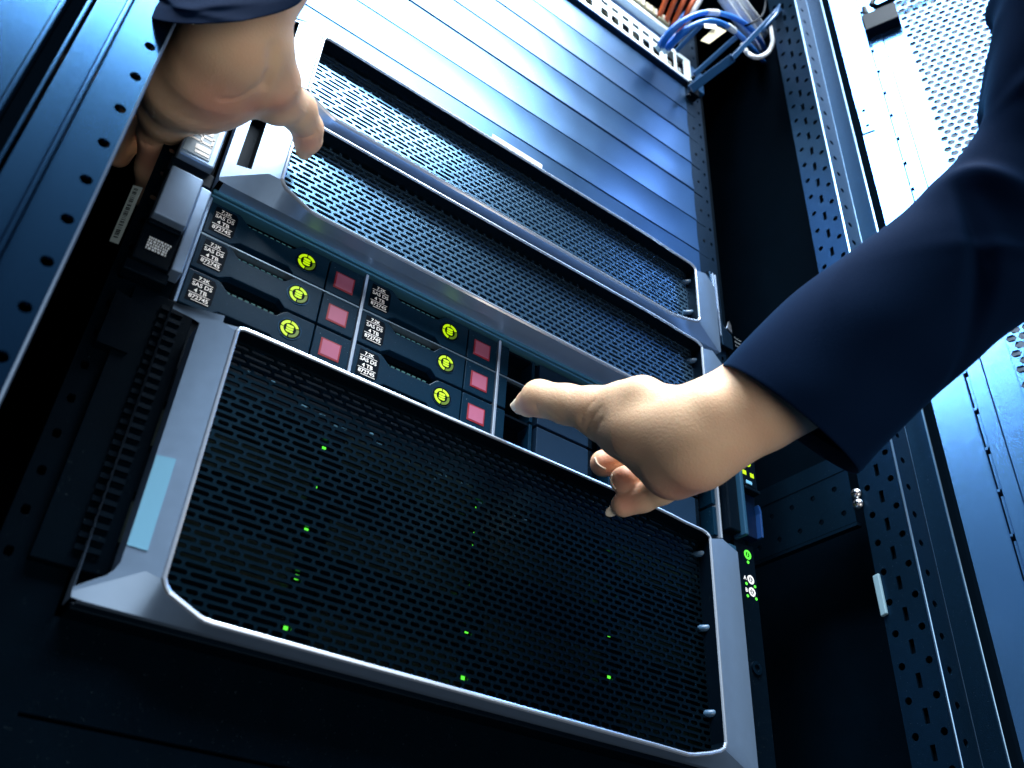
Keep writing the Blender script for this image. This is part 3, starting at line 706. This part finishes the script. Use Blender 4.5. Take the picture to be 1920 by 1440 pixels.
fw = {(2, 0): 'bottom filler of the third column, below the thumb tip', (2, 1): 'third column, with the thumb tip pressed into its cavity', (2, 2): 'top filler of the third column, above the thumb',
      (3, 0): 'bottom filler of the last column, under the wrist', (3, 1): 'middle filler of the last column, mostly behind the wrist', (3, 2): 'top filler of the last column, behind the forearm'}
for (k, j), w in fw.items():
    o = f0 if (k, j) == (2, 0) else copy_tree(f0)
    o.location = Vector((109.0*k, 0, -5.5+27.3*j))*S; o['label'] = 'dark drive bay filler, '+w

# ------------------------------------------------------------------ patch panel, cables, cable manager
pp = thing('patch_panel', 'white steel patch panel with a row of network ports at the top', 'patch panel', (220, 0, 566))
mb = MB(); P = lambda u, v: (u, -6.0, v); x = 447.0
mb.quad(P(438, 566.5), P(447, 566.5), P(447, 608), P(438, 608))
mb.quad(P(420, 575), P(438, 566.5), P(438, 608), P(420, 608)) if False else None
holes = []
xs = 438.0; k = 0
while xs > -10:
    w = 15.4
    if k < 2:
        cell(mb, P, (0, 1, 0), xs-w, xs, 566.5, 608, (xs-w/2, 587, slotp(5.9, 15.5, .5)), 1.2, 12); holes.append((xs-w/2, k))
    else:
        cell(mb, P, (0, 1, 0), xs-w, xs, 566.5, 590, (xs-w/2, 579, slotp(5.6, 7.0, 2.2)), 1.2, 12)
        cell(mb, P, (0, 1, 0), xs-w, xs, 590, 608, (xs-w/2, 597.5, slotp(5.2, 3.8, .5)), 1.2, 12)
    xs -= w; k += 1
    if k in (2, 8, 14, 20): mb.quad(P(xs-7, 566.5), P(xs, 566.5), P(xs, 608), P(xs-7, 608)); xs -= 7
mb.build('face_plate', M['patch'], pp)
MB().box(-10, 447, -6, 30, 608.1, 609.5).build('top_fold', M['patch'], pp)
MB().box(-10, 447, -6.4, 30, 564.6, 566.4).build('bottom_fold', M['blank'], pp)
MB().box(-10, 440, 4, 30, 567, 607).build('socket_row', M['black'], pp)
for xx, k in holes:
    MB().box(xx-4.6, xx+4.6, -2, 3, 580, 587).build('socket', M['green'] if False else M['brass'], pp)
    MB().box(xx-3.4, xx+3.4, -3, -2.1, 583, 584).build('contact', M['rim'], pp)
mb = MB()
for i in range(16):
    mb.box(30+i*22, 42+i*22, 2.6, 3.4, 595, 600)
mb.build('port_marker', M['tag'], pp)
# device above the panel: dark sloped shelf with beige adapters
sh = thing('fibre_shelf', 'dark fibre shelf with a row of beige adapters above the patch panel', 'fibre shelf', (220, 0, 612))
MB().box(-10, 425, 4, 200, 612, 640).build('shelf_face', M['blank'], sh, 1.0)
MB().box(-10, 432, -4, 200, 641, 650).build('shelf_rail', M['patch'], sh, 1.2)
for i in range(5):
    x0 = 418-i*20
    ad = MB().box(x0-17.5, x0, -6, 20, 652, 666).build('adapter', M['brass'], sh, 0.8)
    MB().box(x0-2.5, x0-1.0, -7, -6, 654, 664).box(x0-10, x0-8.6, -7, -6, 654, 664).build('adapter_clip', M['steel'], ad)
MB().box(-10, 470, 40, 60, 650, 760).build('shelf_back', M['void'], sh)
for i in range(4):
    x0 = 436-i*11
    pts = spline([(x0, -2, 656), (x0-4, -24, 676), (x0+2, -36, 704), (x0+10, -30, 740)], 6)
    tag(MB().tube(pts, 3.0, 10).build('orange_cable', M['orange'], None, smooth=True), 'orange fibre cable rising from the beige adapters, '+('nearest the blue loops', 'second from the blue loops', 'third from the blue loops', 'farthest from the blue loops')[i], 'cable', 'orange fibre cables')
def cable(name, pix, r, m, label, group, ends=None):
    pts = spline([U(x, y, Y=Y) for x, y, Y in pix], 10)
    return tag(MB().tube(pts, r, 12).build(name, m, None, smooth=True), label, 'cable', group), pts
BC = 'blue network cables looping out of the patch panel'
c1, p1 = cable('network_cable', [(1236, 92, -14), (1252, 66, -34), (1283, 38, -52), (1320, 24, -60), (1362, 28, -60), (1398, 46, -52), (1424, 74, -38), (1436, 100, -20)], 3.1, M['blue'], 'blue network cable making the higher loop out of the patch panel', BC)
c2, p2 = cable('network_cable', [(1246, 96, -14), (1268, 72, -36), (1296, 50, -54), (1330, 39, -62), (1362, 48, -62), (1386, 66, -54), (1406, 86, -42), (1432, 116, -20)], 3.1, M['blue'], 'blue network cable making the lower loop out of the patch panel', BC)
for o, pts, k0, tagm, ti in ((c1, p1, 3, 'white', 31), (c2, p2, 3, 'white', 41)):
    mb = MB(); bp = [pts[i] for i in range(3, 19)]
    for i, q in enumerate(bp[:-1]): mb.tube([q, q+(bp[i+1]-q)*.62], [4.7-0.04*i, 4.9-.04*i], 12)
    mb.tube(bp, 4.1, 12).build('strain_boot', M['blue'], None).parent = o
    pl_ = MB().tube([pts[0], pts[2], pts[4]], [5.0, 5.2, 4.8], 4).build('plug', mat('clear_plug', (0.5, 0.72, 0.85), 0.2) if 'clear_plug' not in bpy.data.materials else bpy.data.materials['clear_plug'], None); pl_.parent = o
    MB().tube(pts[ti:ti+6], 3.7, 12).build('marker_sleeve', M['white'], None, smooth=True).parent = o
for i, (dx, dy) in enumerate(((0, 0), (14, -6), (-13, 5))):
    cable('white_cable', [(1352+dx, -30+dy, -60), (1385+dx, 18+dy, -50), (1412+dx, 56+dy, -34), (1432+dx*.6, 100+dy, -12), (1440+dx*.4, 150, 30)], 5.6, M['white'], 'thick white cable behind the blue loops, '+('in the middle of its bundle', 'right side of its bundle', 'left side of its bundle')[i], 'bundle of thick white cables')
cable('white_cable', [(1446, 52, -40), (1449, 78, -52), (1440, 98, -60), (1420, 108, -60), (1402, 100, -52), (1392, 84, -36)], 2.8, M['white'], 'thin white cable curling in a ring right of the blue loops', None)
cable('cable_tie', [(1436, 0, -64), (1432, 22, -66), (1424, 34, -66), (1408, 44, -64), (1398, 48, -56)], 1.5, M['black'], 'black tie curling round the thick white bundle', None)
cable('white_cable', [(1278, 58, 6), (1296, 26, -14), (1318, -12, -24)], 4.2, M['white'], 'short white cable rising beside the orange fibres above the patch panel', None)
cable('network_cable', [(1262, 52, 4), (1282, 30, -8), (1296, 14, -10), (1312, -14, -8)], 3.4, M['blue'], 'short dark blue cable between the orange fibres and the white one', None)
BCOL = mat('ring_blue_black', (0.012, 0.075, 0.20), 0.3, 0.3, .6)
cm = thing('cable_manager', 'dark blue steel cable ring with a long bar, right end of the patch panel', 'cable manager', (450, 0, 560))
def bar(pix, r, name='ring_bar'):
    return MB().tube([U(x, y, Y=Y) for x, y, Y in pix], r, 10).build(name, BCOL, cm, smooth=True)
def strip(a, b, w, t, name):
    a, b = np.array(a, float), np.array(b, float); u = (b-a)/np.linalg.norm(b-a); v = np.cross(u, (0, 1, 0.2)); v /= np.linalg.norm(v); w2 = np.cross(u, v)
    q = lambda p, i, j: p+v*w*i+w2*t*j
    return MB().hexa([q(a, -1, -1), q(a, 1, -1), q(b, 1, -1), q(b, -1, -1)], [q(a, -1, 1), q(a, 1, 1), q(b, 1, 1), q(b, -1, 1)]).build(name, BCOL, cm, 0.8)
strip(U(1294, 168, Y=-8), U(1374, 108, Y=-46), 5.0, 1.6, 'lower_arm')
strip(U(1372, 110, Y=-46), U(1462, 16, Y=-84), 3.2, 2.0, 'outer_bar')
strip(U(1302, 140, Y=-8), U(1384, 66, Y=-46), 3.0, 1.4, 'upper_arm')
strip(U(1268, 96, Y=-6), U(1318, 44, Y=-36), 2.6, 1.2, 'inner_arm')
bar([(1446, 30, -78), (1462, 10, -84), (1456, 26, -86), (1430, 58, -78)], 2.0, 'end_loop')
MB().box(441, 455, -9, 0, 545, 566).build('mounting_foot', M['black'], cm, 1.0)
MB().box(448, 470, -4, 2, 568, 606).build('side_plate', BCOL, cm, 0.8)
for q in ((1298, 147), (1289, 181), (1319, 138)):
    p = U(*q, Y=-10); MB().tube([p, p+np.array([0, -3.5, 0])], [2.6, 1.8], 12).build('screw_head', M['black'], cm, smooth=True)
# cream paper flag tied to the cables
a = [U(x, y, Y=Y) for x, y, Y in ((1314, 76, -64), (1342, 48, -66), (1362, 58, -66), (1330, 82, -64))]
tag(MB().hexa([a[0], a[3], a[2], a[1]], [q+np.array([0, .6, 0]) for q in (a[0], a[3], a[2], a[1])]).build('paper_flag', M['tag'], None), 'cream paper cable flag hanging under the blue loops', 'cable tag')
a = [U(x, y, Y=Y) for x, y, Y in ((1321, 44, -68), (1343, 46, -68), (1342, 54, -68), (1322, 52, -68))]
tag(MB().hexa([a[3], a[2], a[1], a[0]], [q+np.array([0, .6, 0]) for q in (a[3], a[2], a[1], a[0])]).build('cable_flag', M['print'], None), 'small white cable flag just above the cream one', 'cable tag')

# ------------------------------------------------------------------ hands (implicit surfaces turned into meshes)
def cap(p, a, b, ra, rb):
    ab = b-a; t = np.clip(((p-a)@ab)/(ab@ab+1e-9), 0, 1)
    return np.linalg.norm(p-(a+t[..., None]*ab), axis=-1)-(ra+(rb-ra)*t)
def smin(a, b, k):
    h = np.clip(.5+.5*(b-a)/k, 0, 1); return b+(a-b)*h-k*h*(1-h)
def surface_nets(Fv, o, h):
    sg = Fv < 0; nx, ny, nz = Fv.shape
    c = [(i, j, k) for i in (0, 1) for j in (0, 1) for k in (0, 1)]
    sl = lambda A, q: A[q[0]:nx-1+q[0], q[1]:ny-1+q[1], q[2]:nz-1+q[2]]
    cnt = sum(sl(sg, q).astype(np.int8) for q in c); act = (cnt > 0) & (cnt < 8); I = np.argwhere(act)
    idx = -np.ones(act.shape, int); idx[tuple(I.T)] = np.arange(len(I))
    acc = np.zeros((len(I), 3)); n = np.zeros(len(I))
    for a in c:
        for ax in range(3):
            if a[ax]: continue
            b = list(a); b[ax] = 1
            fa = Fv[tuple((I+a).T)]; fb = Fv[tuple((I+b).T)]; m = (fa < 0) != (fb < 0); t = np.where(m, fa/(fa-fb+1e-12), 0)
            p = np.repeat(np.array(a, float)[None], len(I), 0); p[:, ax] = t; acc += p*m[:, None]; n += m
    V = (I+acc/n[:, None])*h+o; faces = []
    for ax in range(3):
        b, cc = (ax+1) % 3, (ax+2) % 3
        A = [slice(None)]*3; B = [slice(None)]*3; A[ax] = slice(0, -1); B[ax] = slice(1, None)
        m = sg[tuple(A)] != sg[tuple(B)]; E = np.argwhere(m); E = E[(E[:, b] > 0) & (E[:, cc] > 0) & (E[:, b] < Fv.shape[b]-1) & (E[:, cc] < Fv.shape[cc]-1)]
        eb = np.eye(3, dtype=int)[b]; ec = np.eye(3, dtype=int)[cc]
        q = np.stack([idx[tuple((E-eb-ec).T)], idx[tuple((E-ec).T)], idx[tuple(E.T)], idx[tuple((E-eb).T)]], 1)
        fl = ~sg[tuple(E.T)]; q[fl] = q[fl][:, ::-1]; faces.append(q)
    return V, np.concatenate(faces)
class Hand:
    def __init__(s): s.groups = []; s.cuts = []; s.dents = []; s.flush = []
    def pt(s, q): return D(q[0], q[1], q[2])
    def rad(s, q): return q[3]*q[2]/F_PX
    def chain(s, qs, kin=6.0, kout=6.0):      # each q = (px, py, depth, radius in px)
        s.groups.append(([(s.pt(a), s.pt(b), s.rad(a), s.rad(b)) for a, b in zip(qs[:-1], qs[1:])], kin, kout))
    def field(s, P):
        Fd = None
        for caps, ki, ko in s.groups:
            g = None
            for a, b, ra, rb in caps:
                q = cap(P, a, b, ra, rb); g = q if g is None else smin(g, q, ki)
            Fd = g if Fd is None else smin(Fd, g, ko)
        for pts, r, k in s.cuts:
            g = None
            for a, b in zip(pts[:-1], pts[1:]):
                q = cap(P, a, b, r, r); g = q if g is None else np.minimum(g, q)
            Fd = -smin(-Fd, g, k)
        return Fd
    def hit(s, px, py, d0=380.0):
        q = ray(px, py); t = d0
        for _ in range(120):
            v = s.field((CAM+q*t)[None])[0]; t += max(v*0.8, 0.05)
            if v < 0.08 or t > 760: break
        return CAM+q*t
    def crease(s, pix, r=0.55, k=1.2):
        pts = [s.hit(*p) for p in pix]; s.pending = getattr(s, 'pending', [])+[(pts, r, k)]
    def build(s, name, parent, h=1.25):
        s.cuts += getattr(s, 'pending', [])
        P = np.array([q for g in s.groups for c in g[0] for q in (c[0]-c[2]*1.25-5, c[0]+c[2]*1.25+5, c[1]-c[3]*1.25-5, c[1]+c[3]*1.25+5)])
        lo, hi = P.min(0), P.max(0); n = np.ceil((hi-lo)/h).astype(int)+1
        g = np.stack(np.meshgrid(*[lo[i]+h*np.arange(n[i]) for i in range(3)], indexing='ij'), -1)
        Fv = np.empty(g.shape[:3])
        for i in range(0, g.shape[0], 16): Fv[i:i+16] = s.field(g[i:i+16])
        V, Fc = surface_nets(Fv, lo, h)
        me = bpy.data.meshes.new(name); og = org_of(parent); me.from_pydata(((V-og)*S).tolist(), [], Fc.tolist()); me.update()
        at = me.attributes.new('flush', 'FLOAT', 'POINT'); w = np.zeros(len(V))
        for q, rr_ in s.flush: w = np.maximum(w, np.exp(-(np.linalg.norm(V-q, axis=1)/rr_)**2))
        at.data.foreach_set('value', np.clip(w, 0, 1).astype(np.float32))
        o = link(name, me, M['skin'], parent, smooth=True)
        sm = o.modifiers.new('relax', 'SMOOTH'); sm.factor = 0.5; sm.iterations = 3
        return o
person = thing('person', 'person in a navy long sleeved shirt reaching into the rack with both bare hands', 'person', (150, -250, 100))

def nail(parent, c, along, normal, L, Wd, tip=2.0):
    along = along/np.linalg.norm(along); normal = normal-along*(normal@along); normal /= np.linalg.norm(normal); side = np.cross(along, normal)
    def sheet(u0, u1, lift):
        vs = []; fs = []; nu, nv = 6, 8
        for layer in (0, 1):
            for i in range(nu+1):
                u = u0+(u1-u0)*i/nu
                for j in range(nv+1):
                    v = -1+2*j/nv; rn = 1-0.25*max(0, abs(2*u-1)-.6)/.4
                    vs.append(c+along*(u-.5)*L+side*v*Wd/2*rn+normal*(lift-.22*Wd*v*v-0.6*layer))
        K = (nu+1)*(nv+1)
        for i in range(nu):
            for j in range(nv):
                q = i*(nv+1)+j; fs += [(q, q+1, q+nv+2, q+nv+1), (K+q, K+q+nv+1, K+q+nv+2, K+q+1)]
        for i in range(nu):
            for j in (0, nv):
                q = i*(nv+1)+j; fs.append((q, q+nv+1, K+q+nv+1, K+q))
        for j in range(nv):
            for i in (0, nu):
                q = i*(nv+1)+j; fs.append((q, K+q, K+q+1, q+1))
        return MB().add(vs, fs)
    o = sheet(0, .74, 0).build('fingernail', M['nail'], parent, smooth=True)
    sheet(.75, 1.0+tip/L, 0).build('nail_tip', M['nailtip'], o, smooth=True) if False else None
    return sheet(.75, 1.0+tip/L, 0.02).build('nail_tip', M['nailtip'], parent, smooth=True)

# right hand
R_ = Hand()
R_.chain([(1600, 668, 505, 86), (1417, 757, 508, 93), (1306, 816, 512, 90)], 2, 4)                    # forearm, wrist
R_.chain([(1306, 818, 512, 86), (1240, 812, 524, 74), (1196, 800, 538, 66)], 6, 12)                    # middle of the hand
R_.chain([(1240, 756, 520, 36), (1205, 749, 530, 42), (1172, 758, 540, 42)], 5, 5)                     # hump over the wrist
R_.chain([(1290, 850, 512, 72), (1262, 870, 522, 63), (1222, 860, 540, 45)], 6, 8)                     # heel of the hand
R_.chain([(1196, 806, 534, 64), (1164, 807, 546, 43), (1138, 796, 556, 39)], 6, 10)                    # thenar
R_.chain([(1190, 770, 540, 52), (1112, 768, 556, 43), (1062, 758, 570, 37), (1012, 747, 584, 34)], 4, 8)   # thumb, first two bones
R_.chain([(1010, 747, 584, 33.5), (992, 756, 594, 25), (976, 762, 602, 16)], 3, 4)                      # thumb tip
R_.chain([(1240, 842, 568, 40), (1180, 858, 582, 28), (1132, 869, 584, 26)], 3, 2.5)      # index, curled
R_.chain([(1262, 868, 566, 38), (1205, 890, 576, 28), (1170, 901, 562, 27)], 3, 1.5)      # middle, curled
R_.chain([(1275, 880, 560, 36), (1228, 896, 566, 27), (1205, 902, 572, 24)], 3, 1.5)       # ring finger behind
R_.chain([(1290, 885, 540, 40), (1240, 918, 552, 27.5), (1205, 934, 558, 26), (1168, 947, 560, 23)], 3, 2)  # little finger
R_.chain([(1330, 760, 496, 22), (1270, 800, 508, 20)], 3, 14)
for c in ([(1088, 800), (1094, 776), (1112, 752)], [(1098, 812), (1108, 786), (1128, 764)], [(1118, 806), (1130, 786)], [(1012, 776), (1004, 757)], [(1040, 783), (1030, 770)], [(1050, 786), (1040, 774)]):
    R_.crease(c, 0.35, 1.4)
for p, rr_ in (((1285, 925), 16), ((1130, 870), 10), ((1170, 902), 11), ((1175, 945), 10), ((1235, 930), 12), ((985, 770), 7)):
    R_.flush.append((R_.hit(*p), rr_))
rh = R_.build('right_hand', person); rh.name = 'hand'
def axis(a, b): return D(*b)-D(*a)
up = -RC[1]
tn = -RC[1]*.62-RC[0]*.62-RC[2]*0.5; tn /= np.linalg.norm(tn)
nail(rh, D(985, 758, 598)+tn*7.6, axis((1000, 748, 594), (974, 772, 603)), tn, 15, 12, 1.5)
nail(rh, D(1112, 870, 587), axis((1150, 858, 594), (1124, 876, 590)), -RC[0]*.5-RC[2]*.5+RC[1]*.0, 9, 9, 2.2) if False else None
def rim_nail(pix, r):
    pts = [R_.hit(x, y)-RC[2]*0.4 for x, y in pix]
    MB().tube(spline(pts, 5), r, 8).build('fingernail', M['nailtip'], rh, smooth=True)
rim_nail([(1115, 858), (1121, 871), (1136, 880)], 0.75)
rim_nail([(1147, 890), (1146, 904), (1154, 917)], 0.7)
def flat_nail(parent, c, along, normal, a, b_, t):
    along = along/np.linalg.norm(along); normal = normal-along*(normal@along); normal /= np.linalg.norm(normal); side = np.cross(along, normal)
    nu, nv = 10, 16; vs = []; fs = []
    for i in range(nu+1):
        u = math.pi*i/nu
        for j in range(nv):
            v = 2*math.pi*j/nv; vs.append(c+along*a*math.cos(u)+side*b_*math.sin(u)*math.cos(v)+normal*t*math.sin(u)*math.sin(v))
    for i in range(nu):
        for j in range(nv): fs.append((i*nv+j, i*nv+(j+1) % nv, (i+1)*nv+(j+1) % nv, (i+1)*nv+j))
    return MB().add(vs, fs).build('fingernail', M['nailtip'], parent, smooth=True)
flat_nail(rh, D(1150, 957, 562), axis((1180, 940, 562), (1146, 962, 564)), -RC[2]*.55+RC[1]*.55-RC[0]*.35, 5.6, 3.9, 1.0)

# left hand
L_ = Hand()
L_.chain([(520, -110, 510, 98), (450, 0, 492, 101), (447, 66, 496, 98)], 2, 8)                         # forearm, wrist
L_.chain([(405, 92, 502, 68), (352, 160, 530, 80), (322, 200, 550, 60)], 8, 14)
L_.chain([(400, 150, 512, 74), (392, 184, 524, 60)], 6, 12)    # outer palm
L_.chain([(450, 96, 500, 74), (436, 160, 522, 66)], 6, 12)                                              # middle palm
L_.chain([(496, 100, 502, 47), (508, 150, 518, 52), (520, 186, 536, 46)], 5, 8)                         # ball of the thumb
L_.chain([(520, 184, 536, 44), (556, 205, 556, 36.5), (576, 240, 574, 29.5)], 4, 6)                     # thumb, upper bone
L_.chain([(576, 240, 574, 29), (577, 262, 582, 26), (570, 284, 588, 16)], 3, 3)                         # thumb tip
L_.chain([(318, 204, 552, 52), (297, 256, 570, 35), (288, 318, 590, 31.5), (279, 372, 610, 25)], 5, 9)  # little finger into the dark
L_.chain([(262, 212, 578, 36), (238, 262, 600, 26), (222, 290, 612, 24)], 3, 2)                         # next finger
L_.chain([(470, 40, 492, 40), (478, 110, 502, 26)], 3, 8)
for c in ([(478, 160), (462, 178), (440, 186), (412, 186)], [(500, 140), (492, 160), (470, 172)], [(268, 268), (288, 275), (312, 270)], [(552, 256), (572, 259), (590, 252)]):
    L_.crease(c, 0.3, 2.4)
L_.crease([(512, 92), (510, 130), (498, 160)], 0.7, 7.0)
for p, rr_ in (((410, 205), 20), ((470, 200), 12), ((575, 270), 9), ((285, 300), 14), ((520, 200), 10)):
    L_.flush.append((L_.hit(*p), rr_))
lh = L_.build('left_hand', person); lh.name = 'hand'

# sleeves: lofted from pairs of silhouette points, with soft folds
def sleeve(rings, flat, folds, tiltk, seed, nf=14, amp=4.0):
    rg = np.random.RandomState(seed); rows = []; N = 96
    R = np.array([[a[0], a[1], b[0], b[1], c] for a, b, c in rings], float)
    T = [q for q in spline(R, 9)]
    ph = rg.uniform(0, 6.28, (folds, 2)); fr = np.stack([rg.randint(1, 4, folds), rg.uniform(1.0, 3.5, folds)], 1); am = rg.uniform(.4, 1.0, folds)
    rid = [(rg.uniform(.12, 1), rg.uniform(0, 6.28), rg.uniform(-.18, .18), rg.uniform(.5, 1.3), rg.uniform(.015, .03), rg.uniform(.5, 1)*rg.choice((1, 1, -1))) for _ in range(nf)]
    for i, t in enumerate(T):
        a = D(t[0], t[1], t[4]); b = D(t[2], t[3], t[4]); c = (a+b)/2; h = (a-b)/2; w = np.linalg.norm(h); e = h/w
        q = RC[2]-e*(RC[2]@e); q /= np.linalg.norm(q); q = q-RC[1]*tiltk; row = []; s = i/len(T)
        for k in range(N):
            th = 2*math.pi*k/N; dsp = 0
            for m in range(folds): dsp += am[m]*math.sin(fr[m, 0]*th+ph[m, 0]+fr[m, 1]*s*6.0)*math.sin(fr[m, 1]*s*5+ph[m, 1])
            dsp *= (0.12+min(1, s*2.2))*1.7/math.sqrt(folds)
            for rs, rt, sl, rw, sw, ra in rid:
                dt = (th-rt+math.pi) % (2*math.pi)-math.pi
                dsp += amp*ra*math.exp(-(dt/rw)**2)*math.exp(-((s-rs-sl*dt)/sw)**2)
            edge = abs(math.cos(th))**4
            row.append(c+e*math.cos(th)*(w*.965+dsp*(1-edge*.97)*1.0)+q*math.sin(th)*(w*flat+dsp*1.5))
        rows.append(row)
    m0 = np.mean(rows[0], 0); m4 = np.mean(rows[4], 0)
    inn = [[p+(m0-p)*0.04 for p in rows[0]], [p+(m0-p)*.09+(m4-m0) for p in rows[0]]]
    allr = [inn[1], inn[0]]+rows
    vs = [p for r_ in allr for p in r_]; fs = []
    for i in range(len(allr)-1):
        for k in range(N): fs.append((i*N+k, i*N+(k+1) % N, (i+1)*N+(k+1) % N, (i+1)*N+k))
    o = MB().add(vs, fs).build('sleeve', M['cloth'], person, smooth=True)
    sb = o.modifiers.new('soft', 'SUBSURF'); sb.levels = 1; sb.render_levels = 1
    return o
sleeve([((1352, 681), (1604, 893), 500), ((1400, 628), (1645, 848), 497), ((1490, 541), (1700, 795), 494), ((1590, 469), (1762, 738), 486), ((1690, 394), (1842, 668), 478), ((1746, 340), (1925, 602), 470),
        ((1800, 285), (2010, 540), 462), ((1840, 228), (2100, 470), 455), ((1862, 140), (2200, 380), 446), ((1885, 20), (2300, 250), 436), ((1900, -80), (2350, 100), 428), ((1915, -200), (2400, -100), 420)], 0.84, 7, 0, 4, 26, 6.5)
sleeve([((266, 6), (572, 2), 478), ((300, -50), (606, -66), 492), ((392, -125), (700, -150), 512), ((520, -190), (815, -255), 532), ((680, -250), (940, -360), 552)], 0.80, 5, 0.74, 9)
SC.render.film_transparent = False
